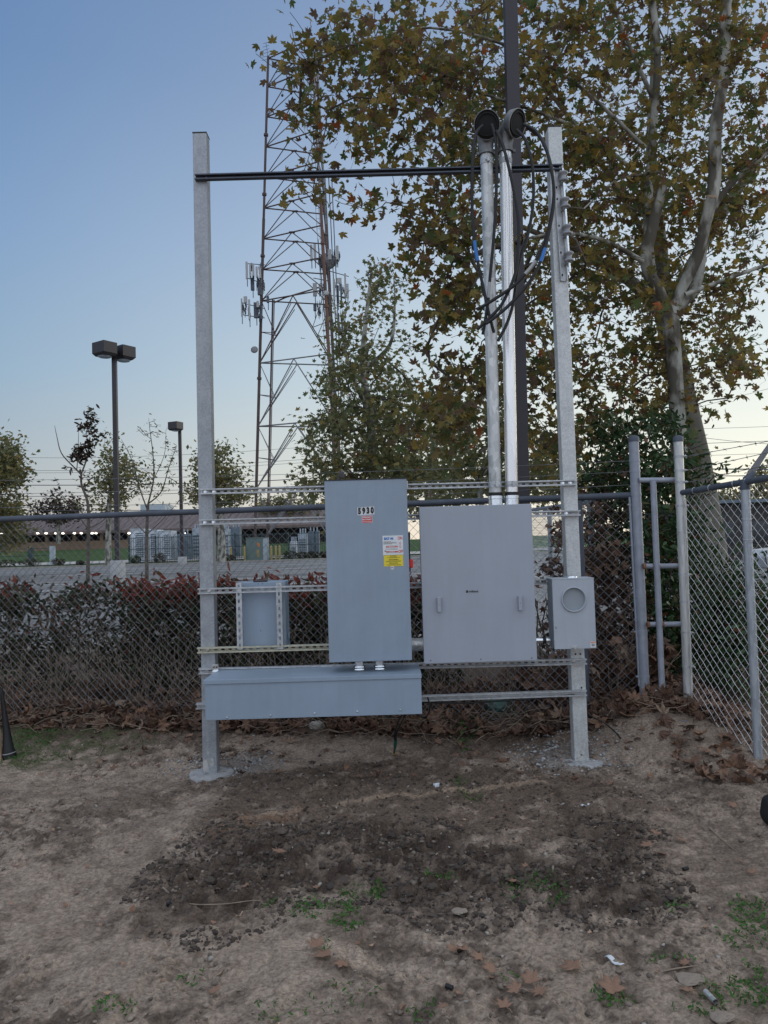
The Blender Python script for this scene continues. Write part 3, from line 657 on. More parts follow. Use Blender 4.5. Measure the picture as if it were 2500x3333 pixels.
# ------------------------------------------------------------------ transformer cabinet
YC = 5.38
x0, x1, z0, z1 = rect((1364, 1649), (1727, 1641), (1752, 2150), (1381, 2161), YC)
t = thing('metering_cabinet', 'large square light grey cabinet with two pull handles', 'electrical box', ((x0+x1)/2, YC+.1, z0))
b = MB(); b.box(x0+.006, x1-.006, YC+.012, YF-.001, z0+.006, z1-.004); b.build('body', M['paint_dark'], t, bevel=.003)
b = MB(); b.box(x0, x1, YC, YC+.011, z0, z1); b.build('cover', M['paint_light'], t, bevel=.004, seg=3)
for (px, py) in ((1429, 1967), (1692, 1962)):
    q = P(px, py, YC); b = MB()
    for s in (-1, 1): b.box(q.x-.012, q.x+.012, YC-.028, YC, q.z+s*.048-(.002), q.z+s*.048+.002)
    b.box(q.x-.012, q.x+.012, YC-.030, YC-.027, q.z-.050, q.z+.050)
    b.box(q.x-.014, q.x-.012, YC-.026, YC-.0, q.z-.048, q.z+.046)
    b.build('pull_handle', M['paint_light'], t, bevel=.0025)
    b = MB(); b.disc((q.x, YC-.0305, q.z), .0025, (0, -1, 0), 8); b.build('rivet', M['post_cut'], t)
for (px, py) in ((1402, 2150), (1565, 2146), (1731, 2142)):
    q = P(px, py, YC); b = MB(); b.disc((q.x, YC-.0006, q.z), .0045, (0, -1, 0), 12); b.build('screw', M['post_cut'], t)
q = P(1539, 1925, YC); o = text('maker_lettering', 'milbank', .022, (q.x+.006, YC-.001, q.z), M['ink'], t, bold=.0004, sx=.95)
b = MB(); b.box(q.x-.047, q.x-.032, YC-.0012, YC-.0002, q.z-.008, q.z+.008); b.build('maker_mark', M['ink'], t, bevel=.003)
CX = (x0, x1, z0, z1)

# ------------------------------------------------------------------ meter socket
YM = 5.40
x0, x1, z0, z1 = rect((1797, 1886), (1933, 1884), (1941, 2111), (1806, 2112), YM)
t = thing('meter_socket', 'small grey meter box with a round opening on the right post', 'meter box', ((x0+x1)/2, YM+.1, z0))
yb = YF-.001
b = MB(); b.box(x0+.004, x1-.004, YM+.014, yb, z0+.004, z1-.002); b.build('body', M['paint_dark'], t, bevel=.003)
q = P(1867.5, 1951, YM); R_ = .0795
b = MB(); n = 48      # cover with a true hole
cor = []
for j in range(n):
    a = 2*pi*j/n; dx, dz = cos(a), sin(a)
    tx = ((x1 if dx > 0 else x0)-q.x)/dx if abs(dx) > 1e-9 else 1e9; tz = ((z1 if dz > 0 else z0)-q.z)/dz if abs(dz) > 1e-9 else 1e9
    s_ = min(tx, tz); cor.append((q.x+dx*s_, q.z+dz*s_))
for cxn, czn in ((x0, z0), (x1, z0), (x1, z1), (x0, z1)):
    a = math.atan2(czn-q.z, cxn-q.x) % (2*pi); j = int(round(a/(2*pi)*n)) % n; cor[j] = (cxn, czn)
inn = [(q.x+R_*cos(2*pi*j/n), q.z+R_*sin(2*pi*j/n)) for j in range(n)]
vs = [(a, YM, c_) for a, c_ in inn]+[(a, YM, c_) for a, c_ in cor]+[(a, YM+.012, c_) for a, c_ in cor]+[(a, YM+.06, c_) for a, c_ in inn]
fs = []
for j in range(n):
    k2 = (j+1) % n; fs += [(j, k2, n+k2, n+j), (n+j, n+k2, 2*n+k2, 2*n+j), (j, 3*n+j, 3*n+k2, k2)]
b.add(vs, fs); b.build('cover', M['paint_meter'], t)
b = MB(); Mx = Matrix.Translation((q.x, YM, q.z)) @ Matrix.Rotation(radians(90), 4, 'X')
b.lathe([(R_+.009, 0), (R_+.009, .010), (R_+.005, .014), (R_+.001, .012), (R_, -.004)], 48, Mx); b.build('ring', M['paint_meter'], t)
b = MB(); b.disc((q.x, YM+.045, q.z), R_-.001, (0, -1, 0), 40); b.build('blanking_disc', M['blank'], t)
q2 = P(1872, 2107, YM); b = MB(); b.box(q2.x-.028, q2.x+.024, YM-.006, YM-.0005, q2.z-.006, q2.z+.012); b.box(q2.x-.010, q2.x+.006, YM-.010, YM-.006, q2.z-.014, q2.z+.006); b.build('latch', M['strut'], t, bevel=.002)
q2 = P(1865, 1884, YM); b = MB(); b.box(x0-.002, x1+.002, YM-.002, yb, z1-.0015, z1+.006); tp = b.build('top_cap', M['paint_meter'], t, bevel=.002)
b = MB(); b.lathe([(.045, .0), (.045, .010), (.036, .014), (0, .014)], 24, Matrix.Translation((q2.x+.01, YM+.10, z1+.005))); b.build('hub_plate', M['zinc'], t)
e = wbox((1922, 2088), (1939, 2107), YM)
st = plate('warning_sticker', *e[:2], *e[2:], YM-.0004, M['white'], t)
plate('orange_band', e[0]+.001, e[1]-.001, e[3]-.010, e[3]-.002, YM-.0018, M['orange'], st, th=.0004)
bars('fine_print', [(e[0]+.006, e[1]-.006, e[3]-.018-i*.005, e[3]-.0155-i*.005) for i in range(4)], YM-.0018, M['ink'], st)
b = MB(); [b.disc((x0+.008+rnd.random()*.01, YM-.0006, z0+.11+rnd.random()*.06), .003+.004*rnd.random(), (0, -1, 0), 6, ry=.006) for _ in range(7)]
b.build('paint_chip', M['strut'], t)

# ------------------------------------------------------------------ wireway
YG = 5.20
x0, x1, z0, z1 = rect((666, 2211), (1371, 2190), (1373, 2321), (668, 2348), YG)
tb = P(1000, 2166, YF-.02); zt = z1
t = thing('wireway', 'long grey wireway trough low on the left of the rack', 'wireway', ((x0+x1)/2, YG+.2, z0))
b = MB(); b.box(x0+.004, x1-.004, YG+.006, YF-.001, z0+.004, z1-.012); b.build('body', M['paint_dark'], t, bevel=.002)
b = MB(); b.box(x0, x1, YG, YG+.005, z0, z1-.034); b.build('front_cover', M['paint_gutter'], t, bevel=.002)
b = MB(); b.box(x0-.006, x1+.004, YG-.006, YF+.03, z1-.010, z1-.006); b.box(x0-.006, x1+.004, YG-.009, YG-.006, z1-.034, z1-.006); b.build('lid', M['paint_gutter'], t, bevel=.003)
for px, py in ((739, 2336), (881, 2329), (1024, 2322), (1163, 2316), (1303, 2311)):
    q = P(px, py, YG); b = MB(); b.lathe([(0, .006), (.005, .005), (.008, .001), (.008, 0)], 12, Matrix.Translation((q.x, YG-.0002, q.z)) @ Matrix.Rotation(radians(90), 4, 'X')); b.build('screw', M['strut'], t)
# L bracket with bolts at the left rear corner
r = thing('corner_bracket', 'small zinc angle bracket with bolts on the left end of the wireway', 'bracket', P(696, 2190, YF-.06))
q = P(696, 2178, YF-.1)
b = MB(); b.box(q.x-.022, q.x+.022, YF-.05, YF-.046, z1-.005, z1+.042); b.box(q.x-.022, q.x+.022, YF-.10, YF-.050, z1-.0055, z1-.001); b.build('plate', M['zinc'], r, bevel=.002)
for dx in (-.010, .010):
    b = MB(); b.lathe([(0, .006), (.006, .006), (.006, 0)], 6, Matrix.Translation((q.x+dx, YF-.0505, z1+.024)) @ Matrix.Rotation(radians(90), 4, 'X'), smooth=False); b.build('bolt', M['post_cut'], r)
GX = (x0, x1, z0, z1)
# two close nipples between switch and wireway
for px, lab in ((1170, 'left short zinc conduit fitting between tall box and wireway'), (1236, 'right short zinc conduit fitting between tall box and wireway')):
    q = P(px, 2165, YG+.22); r = thing('conduit_fitting', lab, 'conduit fitting', (q.x, YG+.22, GX[3]))
    h = DX[2]-GX[3]+.006
    b = MB(); b.lathe([(.030, -.005), (.030, h)], 24, Matrix.Translation((q.x, YG+.22, GX[3]))); b.build('nipple', M['zinc'], r)
    for zz in (.0, .017):
        b = MB(); b.lathe([(.030, zz-.005), (.042, zz-.005), (.044, zz), (.042, zz+.007), (.030, zz+.007)], 8, Matrix.Translation((q.x, YG+.22, GX[3])), smooth=False); b.build('locknut', M['zinc'], r)
# horizontal conduits
def hpipe(label, a, b_, r_, m, coup=None):
    a, b_ = Vector(a), Vector(b_); r = thing('conduit_nipple', label, 'conduit', a)
    b = MB(); b.tube([a, b_], r_, 24); b.build('pipe', M[m], r)
    for f0, f1, rr, mm in coup or []:
        b = MB(); b.tube([a.lerp(b_, f0), a.lerp(b_, f1)], rr, 24); b.build('ring', M[mm], r)
za = P(1360, 2098, 5.5).z
hpipe('fat grey conduit joining the tall box and the large cabinet', (DX[1]-.01, 5.5, za), (CX[0]+.01, 5.5, za), .046, 'pipe_dull', [(.12, .3, .050, 'pipe_dull')])
za = P(1770, 2084, 5.5).z
hpipe('shiny short conduit joining the large cabinet and the meter box', (CX[1]-.02, 5.5, za), (P(1797, 2084, YM).x+.006, 5.5, za), .021, 'zinc', [(.62, .78, .026, 'black'), (.80, .88, .026, 'zinc')])

# ------------------------------------------------------------------ small back box (seen from behind)
YB = YF+.045+.042
x0, x1, z0, z1 = rect((771, 1897), (929, 1893), (931, 2110), (774, 2112), YB)
t = thing('breaker_panel', 'small grey breaker panel seen from behind, left of the tall box', 'electrical box', ((x0+x1)/2, YB+.05, z0))
b = MB(); b.box(x0, x1, YB, YB+.11, z0, z1); b.build('body', M['paint_gutter'], t, bevel=.003)
b = MB(); b.box(x1, x1+.010, YB+.11, YB+.125, z0-.004, z1+.004); b.box(x0-.008, x1+.010, YB+.112, YB+.125, z0-.006, z1+.006); b.build('door_edge', M['paint'], t, bevel=.003)
b = MB(); b.box(x1+.002, x1+.015, YB+.08, YB+.11, z0+.06, z0+.095); b.build('latch', M['paint'], t, bevel=.002)
b = MB(); b.box((x0+x1)/2-.06, (x0+x1)/2+.04, YB+.02, YB+.09, z1, z1+.014); b.build('top_hub', M['post_cut'], t, bevel=.005)
for hx_, hz_ in ((.045, .36), (.17, .13), (.16, .475), (.19, .475)):
    b = MB(); b.disc((x0+hx_, YB-.0006, z0+hz_), .0035, (0, -1, 0), 8); b.build('mounting_hole', M['ink'], t)
for px, lab in ((785.5, 'left upright strut bolted to the back of the small grey box'), (914.5, 'right upright strut bolted to the back of the small grey box')):
    a = P(px-1.5, 1895, YB-.001); b_ = P(px+2, 2108, YB-.001)
    a.x = b_.x = (a.x+b_.x)/2
    # web faces the viewer
    strut(lab, (a.x, a.y-.041, b_.z), (a.x, a.y-.041, a.z), face=(0, 1, 0), m='strut', group='upright struts on the small box')

# ------------------------------------------------------------------ risers, weatherheads, service cables
def smooth(pts, n=6):
    pts = [Vector(p) for p in pts]; out = []
    for i in range(len(pts)-1):
        p0, p1, p2, p3 = pts[max(i-1, 0)], pts[i], pts[i+1], pts[min(i+2, len(pts)-1)]
        for j in range(n):
            t_ = j/n; out.append(.5*((2*p1)+(p2-p0)*t_+(2*p0-5*p1+4*p2-p3)*t_**2+(3*p1-p0-3*p2+p3)*t_**3))
    return out+[pts[-1]]
YR = YF-.045
def riser(label, top, bot, m, fdir, bent):
    a, b_ = P(*top, YR), P(*bot, YR); zc = CX[3]
    b_ = a.lerp(b_, (a.z-zc)/(a.z-b_.z))
    r = thing('conduit_riser', label, 'conduit', b_, 'conduit risers with weatherheads'); ax = (a-b_).normalized()
    B = MB(); B.tube([b_, a], .0445, 32); B.build('pipe', M[m], r)
    def ring(z, h, rr, mm, name='ring', n=32):
        B = MB(); p = b_+ax*(z-b_.z)/ax.z; B.tube([p-ax*h/2, p+ax*h/2], rr, n); B.build(name, M[mm], r)
    ring(zc+.012, .024, .052, 'zinc', 'connector', 32); ring(zc+.035, .022, .054, 'zinc', 'connector', 8); ring(zc+.060, .022, .053, 'zinc', 'connector', 32); ring(zc+.083, .024, .051, 'black', 'gasket')
    for zz in (P(1600, 1578, YR).z, P(1600, 528, YR).z):
        ring(zz, .040, .0475, 'strut', 'strap')
        B = MB(); p = b_+ax*(zz-b_.z)/ax.z; B.box(p.x-.004, p.x+.014, p.y-.068, p.y-.044, zz-.020, zz+.020); B.box(p.x-.018, p.x+.026, p.y-.060, p.y-.054, zz-.005, zz+.005); B.build('clamp_bolt', M['strut'], r, bevel=.001)
    # weatherhead
    F_ = Vector(fdir).normalized(); side = F_.cross(Vector((0, 0, 1))).normalized(); up = side.cross(F_)
    c_ = a+Vector((0, 0, .185))+F_*.115
    Mw = Matrix((side, up, F_)).transposed().to_4x4(); Mw.translation = c_
    B = MB(); prof = [(.0, -.10), (.03, -.096), (.06, -.080), (.083, -.050), (.092, -.015), (.094, .0), (.097, .002), (.097, .010), (.092, .012), (.091, .004)]
    vs = []; n = 36
    for r_0, z in prof:
        for j in range(n):
            t_ = 2*pi*j/n; vs.append(Mw @ Vector((r_0*cos(t_)*.98, r_0*sin(t_)*1.06-(.10-(.1+z))*-.15, z)))
    B.add(vs, [(i*n+j, i*n+(j+1) % n, (i+1)*n+(j+1) % n, (i+1)*n+j) for i in range(len(prof)-1) for j in range(n)], 0, True)
    hd = B.build('weatherhead', M['hood'], r)
    B = MB(); B.lathe([(.0, .006), (.06, .005), (.091, .003)], 32, Mw); B.lathe([(.070, .0055), (.072, .012), (.078, .012), (.08, .0045)], 32, Mw)
    o = B.build('insert', M['black_matte'], hd); o.location = (0, 0, 0)
    B = MB(); B.tube([a-Vector((0, 0, .03)), a+Vector((0, 0, .02)), a.lerp(c_-F_*.10, .5)+Vector((0, .01, 0)), c_-F_*.06], [.050, .052, .062, .06], 28); B.tube([a-Vector((0, 0, .03)), a-Vector((0, 0, .006))], .057, 28)
    for s in (-1, 1): B.box(a.x+s*.062-.010, a.x+s*.062+.010, a.y-.01, a.y+.01, a.z-.028, a.z-.008)
    o = B.build('neck', M['hood'], hd); o.location = (0, 0, 0)
    return c_, F_, side, up
wl = riser('duller galvanised conduit riser, left of the two, weatherhead facing front', (1583, 492), (1613, 1625), 'pipe_dull', (-.05, -1, -.42), 0)
wr = riser('brighter smooth conduit riser, right of the two, weatherhead turned right', (1645, 484), (1666, 1622), 'pipe_bright', (.72, -.75, -.40), 1)
def crop2(l, Y0, Y1, Ys=None):
    n = len(l); return [P(1450+a*.3618, 350+b_*.3618, Y0+(Y1-Y0)*min(1, i/2.0)) for i, (a, b_) in enumerate(l)]
cables = [
 ('black service cable with blue tape, outermost on the left', [(335, 160), (270, 255), (243, 520), (240, 900), (262, 1200), (290, 1380), (340, 1620), (390, 1850), (437, 2025)], 5.41, 5.36, [('blue_tape', 1205, 1375)]),
 ('black service cable with grey tape hanging straight in front of the dull riser', [(415, 150), (452, 300), (460, 600), (452, 900), (432, 1200), (400, 1540), (382, 1760), (360, 1900), (337, 2040)], 5.40, 5.37, [('grey_tape', 1570, 1715)]),
 ('black service cable from the left weatherhead sweeping across the bright riser and back', [(460, 210), (520, 350), (575, 560), (625, 800), (655, 1000), (660, 1200), (640, 1430), (590, 1600), (500, 1780), (400, 1890), (290, 1993)], 5.38, 5.31, []),
 ('black service cable dropping right of the bright riser, ending lowest', [(640, 200), (715, 285), (768, 450), (792, 650), (785, 900), (740, 1150), (690, 1300), (650, 1450), (632, 1600), (605, 1780), (550, 1950), (472, 2100)], 5.42, 5.34, []),
 ('black service cable with grey tape, loop curling back furthest to the left', [(705, 150), (815, 215), (898, 360), (948, 520), (975, 750), (955, 960), (895, 1200), (810, 1380), (715, 1500), (600, 1615), (400, 1750), (280, 1815)], 5.40, 5.29, [('grey_tape', 1385, 1500)]),
 ('black service cable with blue tape, outermost loop on the right', [(735, 180), (870, 290), (945, 520), (978, 800), (945, 1060), (890, 1290), (830, 1440), (740, 1590), (600, 1750), (480, 1860), (365, 1945)], 5.42, 5.26, [('blue_tape', 1265, 1385)])]
for lab, pts, Y0, Y1, tapes in cables:
    w3 = smooth(crop2(pts, Y0, Y1), 8); r = thing('service_cable', lab, 'cable', w3[0], 'service cables hanging from the weatherheads')
    B = MB(); B.tube(w3, .0114, 10); B.build('sheath', M['black'], r)
    py = smooth([Vector((a, b_, 0)) for a, b_ in pts], 8)
    for tm, ya, yb_ in tapes:
        seg_ = [w for w, q in zip(w3, py) if ya-14 <= q.y <= yb_+14]
        if len(seg_) > 1: B = MB(); B.tube(seg_, .0128, 10); B.build('tape', M[tm], r)

# insulator rack on the right post
ra, rb = P(1818, 556, YP-.064), P(1842, 906, YP-.064)
r = thing('insulator_rack', 'steel bracket with four grey spool insulators high on the right post', 'insulator rack', rb)
axr = (ra-rb).normalized()
def along(py): return ra.lerp(rb, (py-556)/350.0)
off = Vector((-.012, 0, 0))
XR = Vector((1, 0, 0)); XR = (XR-axr*XR.dot(axr)).normalized(); Mk = Matrix((XR, Vector((0, 1, 0)), axr)).transposed().to_4x4(); Mk.translation = rb+off
Lr = (ra-rb).length
B = MB(); B.box(-.030, .022, 0, .006, -.02, Lr+.02, M=Mk); B.box(-.030, -.024, -.022, 0, -.02, Lr+.02, M=Mk); B.box(.016, .022, -.022, 0, -.02, Lr+.02, M=Mk); B.build('channel', M['strut'], r, bevel=.001)
for py in (648, 735, 822, 895, 610):
    p = along(py)+off; B = MB(); B.disc((p.x-.012, p.y-.0008, p.z), .006, (0, -1, 0), 12, ry=.010); B.build('slot_hole', M['black_matte'], r)
B = MB(); B.tube([along(560)+Vector((.018, -.055, 0)), along(895)+Vector((.018, -.055, 0))], .008, 12); B.build('rod', M['zinc'], r)
for py in (587, 672, 759, 846):
    p = along(py)+Vector((.018, -.055, 0)); Mi = Matrix((XR, Vector((0, 1, 0)), axr)).transposed().to_4x4(); Mi.translation = p
    B = MB(); B.lathe([(.008, -.036), (.030, -.036), (.036, -.030), (.036, -.024), (.030, -.017), (.021, -.008), (.020, 0), (.021, .008), (.030, .017), (.036, .024), (.036, .030), (.030, .036), (.008, .036)], 28, Mi); B.build('insulator', M['porcelain'], r)
    for s in (-1, 1):
        B = MB(); B.box(-.022, .014, -.012, .062, s*.040-.0025, s*.040+.0025, M=Mi); B.build('arm', M['strut'], r)

# grounding
def ground_set(lab, wires, tape, rod):
    z0 = gspot(*rod); r = thing('ground_rod', 'copper ground rod and clamp '+lab, 'ground rod', z0)
    B = MB(); B.tube([z0-Vector((0, 0, .2)), z0+Vector((0, 0, .055))], .0085, 12); B.build('rod', M['copper'], r)
    B = MB(); B.box(z0.x-.018, z0.x+.018, z0.y-.012, z0.y+.012, z0.z+.012, z0.z+.032); B.box(z0.x+.018, z0.x+.034, z0.y-.005, z0.y+.005, z0.z+.018, z0.z+.027); B.box(z0.x-.034, z0.x-.018, z0.y-.005, z0.y+.005, z0.z+.030, z0.z+.039); B.build('clamp', M['bronze'], r, bevel=.003)
    for i, wpts in enumerate(wires):
        ps = smooth([P(a, b_, Y) for a, b_, Y in wpts]+[z0+Vector((.004-.006*i, -.01, .03))], 6); c_ = thing('ground_wire', ('outer ' if i else '')+'black ground wire with green tape ending at the rod '+lab, 'cable', ps[0])
        B = MB(); B.tube(ps, .0055, 8); B.build('sheath', M['black'], c_); B = MB(); B.tube(ps[-tape:], .0068, 8); B.build('tape', M['green_tape'], c_)
ground_set('below the wireway', [[(1325, 2305, 5.45), (1300, 2342, 5.42), (1286, 2385, 5.45), (1284, 2420, 5.55)], [(1337, 2305, 5.5), (1308, 2350, 5.45), (1290, 2390, 5.47), (1290, 2420, 5.55)]], 9, (1283, 2462))
ground_set('right of the right post', [[(1850, 2262, YP+.08), (1912, 2322, YP+.08), (1965, 2352, 5.75), (2005, 2385, 5.8), (2026, 2412, 5.85)]], 8, (2035, 2442))
ps = smooth([P(1362, 2285, YF+.02), P(1500, 2288, YF+.02), P(1600, 2283, YF+.015), P(1690, 2278, YF+.005), P(1800, 2268, YF+.02), P(1870, 2262, YF+.02)], 6)
B = MB(); B.tube(ps, .0062, 8); props(B.build('cable', M['black']), 'black cable lying along the lowest strut channel', 'cable')
ps = smooth([P(1392, 2270, YF-.01), P(1398, 2292, YF-.04), P(1397, 2318, YF-.03), P(1380, 2335, YF), P(1352, 2318, YF)], 6)
B = MB(); B.tube(ps, .0055, 8); props(B.build('cable', M['black']), 'black cable loop hanging below the right end of the wireway', 'cable')

# ------------------------------------------------------------------ chain link
def chain_mesh(name, A, B_, ztop, zbot, m, parent, diag=.076, rad=.0023, seed=0):
    """A,B_: ends (x,y); woven diamonds between zbot(x,y) and ztop(t)"""
    A = np.array(A[:2], float); B_ = np.array(B_[:2], float); Ln = np.linalg.norm(B_-A); U = (B_-A)/Ln; Nn = np.array([-U[1], U[0]])
    h = diag/4; nw = int(Ln/(2*h)); dz = diag/2; Vs, Fs = [], []; base = 0
    for i in range(nw):
        s = i*2*h+h; t_ = s/Ln; zt, zb = ztop(t_), zbot(A+U*s)
        k = int((zt-zb)/dz)+2; ks = np.arange(k); sg = np.where((ks+i) % 2 == 0, 1, -1)
        z = zt+.02-ks*dz; bow = .012*np.sin(s*1.9+seed)*np.sin((zt-z)*2.2)
        c_ = np.stack([A[0]+U[0]*(s+sg*h*1.04)+Nn[0]*(sg*.0022*(1 if i % 2 else -1)+bow), A[1]+U[1]*(s+sg*h*1.04)+Nn[1]*(sg*.0022*(1 if i % 2 else -1)+bow), z], 1)
        offs = [np.array([U[0]*.87, U[1]*.87, .5])*rad, np.array([-U[0]*.87, -U[1]*.87, .5])*rad, np.array([Nn[0], Nn[1], 0])*rad*-1, ]
        vv = np.concatenate([c_+o_ for o_ in offs]+[c_+np.array([Nn[0], Nn[1], -.4])*rad])
        Vs.append(vv)
        order = [0, 3, 1, 2]; j = ks[:-1]
        for q in range(4):
            a, b__ = order[q]*k, order[(q+1) % 4]*k
            Fs.append(np.stack([a+j, a+j+1, b__+j+1, b__+j], 1)+base)
        base += len(vv)
    return npmesh(name, np.concatenate(Vs), np.concatenate(Fs), m, parent)
pA = P(2062, 1424, 6.22); pAb = P(2099, 2262, 6.22)
fl = FENCE_L+(FENCE_L-FENCE_R)*.55; fr = P(2052, 1612, 6.25)
bf = thing('chain_link_fence', 'weathered chain link fence with dark top rail behind the rack', 'fence', (0, fence_y(0), Hh(0, fence_y(0))))
B = MB(); B.tube([fl, fr], .0265, 16); B.build('top_rail', M['fence_pipe'], bf)
zt_ = lambda t_: fl.z+(fr.z-fl.z)*t_
chain_mesh('wire_mesh', fl, fr, zt_, lambda q: .035+Hh(q[0], q[1]), M['wire_old'], bf)
def fpost(par, top, bot, r_, m, name='post', cap=True, ext=.3):
    top, bot = Vector(top), Vector(bot); d = (bot-top).normalized(); B = MB(); B.tube([top, bot+d*ext], r_, 24); o = B.build(name, m, par)
    if cap:
        B = MB(); B.lathe([(r_+.004, -.035), (r_+.004, .0), (r_*.85, .010), (r_*.35, .018), (0, .02)], 24, Matrix.Translation(top)); c_ = B.build('post_cap', M['fence_pipe'], o); c_.location = (0, 0, 0)
    return o
def fband(par, top, bot, f, r_, m, w_=.011, tail=None):
    p = Vector(top).lerp(Vector(bot), f); d = (Vector(bot)-Vector(top)).normalized(); B = MB(); B.tube([p-d*w_, p+d*w_], r_+.003, 24)
    if tail: q = p+Vector(tail); B.tube([p, q], .008, 8); B.tube([q-Vector((0, .015, 0)), q+Vector((0, .015, 0))], .005, 6)
    o = B.build('band', m, par); return o
tl = (-.062, .0, 0)
fpost(bf, pA, pAb, .040, M['fence_painted'])
for y_ in (1500, 1535, 1612): fband(bf, pA, pAb, (y_-1424)/838, .040, M['fence_painted'])
for y_ in (1645, 1777, 1930, 2057, 2202): fband(bf, pA, pAb, (y_-1424)/838, .040, M['fence_painted'], tail=tl)
for y_ in (1580, 1790, 1945, 2065, 2222): fband(bf, pA, pAb, (y_-1424)/838, .040, M['fence_painted'], w_=.004)
B = MB(); q0, q1 = P(2049, 1618, 6.22), P(2081, 2232, 6.22); B.tube([q0, q1], .011, 4); B.build('tension_bar', M['fence_painted'], bf)
for px in (688, 1884):
    q = P(px, 1640, fence_y(P(px, 1640, 6.8).x)+.03); g = Vector((q.x, q.y, Hh(q.x, q.y))); tt = Vector((q.x, q.y, zt_((q.x-fl.x)/(fr.x-fl.x))-.03)); fpost(bf, tt, g, .030, M['fence_pipe'], cap=False)
# barbed strands above the back fence
def barbed(par, a, b_, m, rad=.0016, sag=.03, step=.13, n=24):
    a, b_ = Vector(a), Vector(b_); B = MB(); pts = []
    for i in range(n+1):
        t_ = i/n; p = a.lerp(b_, t_); p.z -= sag*4*t_*(1-t_); pts.append(p)
    B.tube(pts, rad*1.2, 4, smooth=False); Ln = (b_-a).length; k = int(Ln/step); rr = random.Random(3)
    for i in range(1, k):
        t_ = i/k; p = a.lerp(b_, t_); p.z -= sag*4*t_*(1-t_)
        for _ in range(2):
            d = Vector((rr.uniform(-1, 1), rr.uniform(-1, 1), rr.uniform(-1, 1))).normalized()*.017; B.tube([p-d, p+d], .0014, 3, smooth=False)
        d = (b_-a).normalized()*.006; B.tube([p-d, p+d], rad*2.0, 4, smooth=False)
    return B.build('barbed_wire', m, par)
for ya, yb_ in ((1655, 1578), (1610, 1535), (1565, 1500)):
    barbed(bf, P(-150, ya, 7.5), P(2050, yb_, 6.25), M['wire_old'], step=.16, n=40)
# gap frame
gf = thing('pipe_gate_frame', 'narrow welded grey pipe frame closing the gap in the fence corner', 'fence frame', P(2156, 2250, 6.15))
for (a, b_) in (((2080, 1563), (2200, 1562)), ((2092, 1843), (2213, 1842)), ((2104, 2033), (2224, 2031)), ((2108, 2253), (2165, 2251))):
    B = MB(); B.tube([P(*a, 6.17), P(*b_, 6.13)], .021, 16); B.build('crossbar', M['fence_painted'], gf)
B = MB(); B.tube([P(2126, 1566, 6.12), P(2156, 2262, 6.12)], .024, 18); B.build('upright', M['fence_painted'], gf)
for a in ((2198, 1562), (2132, 1842), (2142, 1842), (2210, 1842), (2097, 1843), (2148, 2032), (2156, 2032), (2110, 2033), (2221, 2031)):
    p = P(*a, 6.13); B = MB(); B.tube([p-Vector((.009, 0, 0)), p+Vector((.009, 0, 0))], .0245, 14); B.build('rusty_weld', M['rust'], gf)
# right fence
pB, pBb = P(2207, 1424, 6.05), P(2242, 2296, 6.05)
pC, pCb = P(2425, 1580, 5.35), P(2468, 2460, 5.35)
rf = thing('chain_link_fence', 'bright chain link fence running toward the camera on the right', 'fence', pBb)
fpost(rf, pB, pBb, .036, M['fence_post_bright'])
for y_ in (1487, 1533, 1571, 1648, 1737+0, 1872, 1960, 2060, 2170): fband(rf, pB, pBb, (y_-1424)/872, .036, M['strut'], w_=.009, tail=(.045, -.03, 0))
fpost(rf, pC, pCb, .030, M['fence_post'], cap=False)
ra_, rb_ = P(2219, 1604, 6.03), P(2424, 1569, 5.35); ext = rb_+(rb_-ra_)*3.2
B = MB(); B.tube([ra_, ext], .0225, 18); B.build('top_rail', M['fence_pipe'], rf)
ztR = lambda t_: ra_.z+(ext.z-ra_.z)*t_
Bv = P(2222, 1700, 6.03)
chain_mesh('wire_mesh', (ra_.x+.01, ra_.y, 0), (ext.x+.01, ext.y, 0), ztR, lambda q: Hh(q[0], q[1])+.02, M['wire_new'], rf, rad=.0021, seed=2)
B = MB(); B.tube([P(2231, 1625, 6.0), P(2253, 2290, 6.0)], .006, 6); B.build('tension_bar', M['fence_post_bright'], rf)
for k_, f_ in enumerate((.22, .48, .85, 1.02)):
    p = ra_.lerp(rb_, f_); B = MB(); d = (rb_-ra_).normalized(); u = Vector((0, 0, 1)); v = d.cross(u)
    B.tube([p+(u*cos(t_)+v*sin(t_))*.0245+d*.006*sin(t_) for t_ in np.linspace(0, 2*pi, 13)], .0022, 5); B.build('tie_wire', M['wire_new'], rf)
for y_ in (1690, 1757):
    p = pC.lerp(pCb, (y_-1580)/880); B = MB(); B.tube([p+Vector((cos(t_), sin(t_), .15*sin(t_*1.0)))*.0325 for t_ in np.linspace(0, 2*pi, 15)]+[p+Vector((.055, 0, .01))], .002, 5); B.build('tie_wire', M['wire_new'], rf)
B = MB(); B.tube([pC+Vector((0, 0, -.03)), pC+Vector((0, 0, .035))], .034, 18); B.tube([pC+Vector((-.0, 0, .0)), P(2432, 1560, 5.35), P(2452, 1538, 5.35)], [.024, .030, .020], 10)
arm_end = P(2530, 1415, 5.35)
dv = (arm_end-P(2446, 1545, 5.35)); B.build('arm_bracket', M['fence_pipe'], rf)
B = MB(); a0 = P(2440, 1550, 5.35); nn = Vector((-dv.z, 0, dv.x)).normalized()
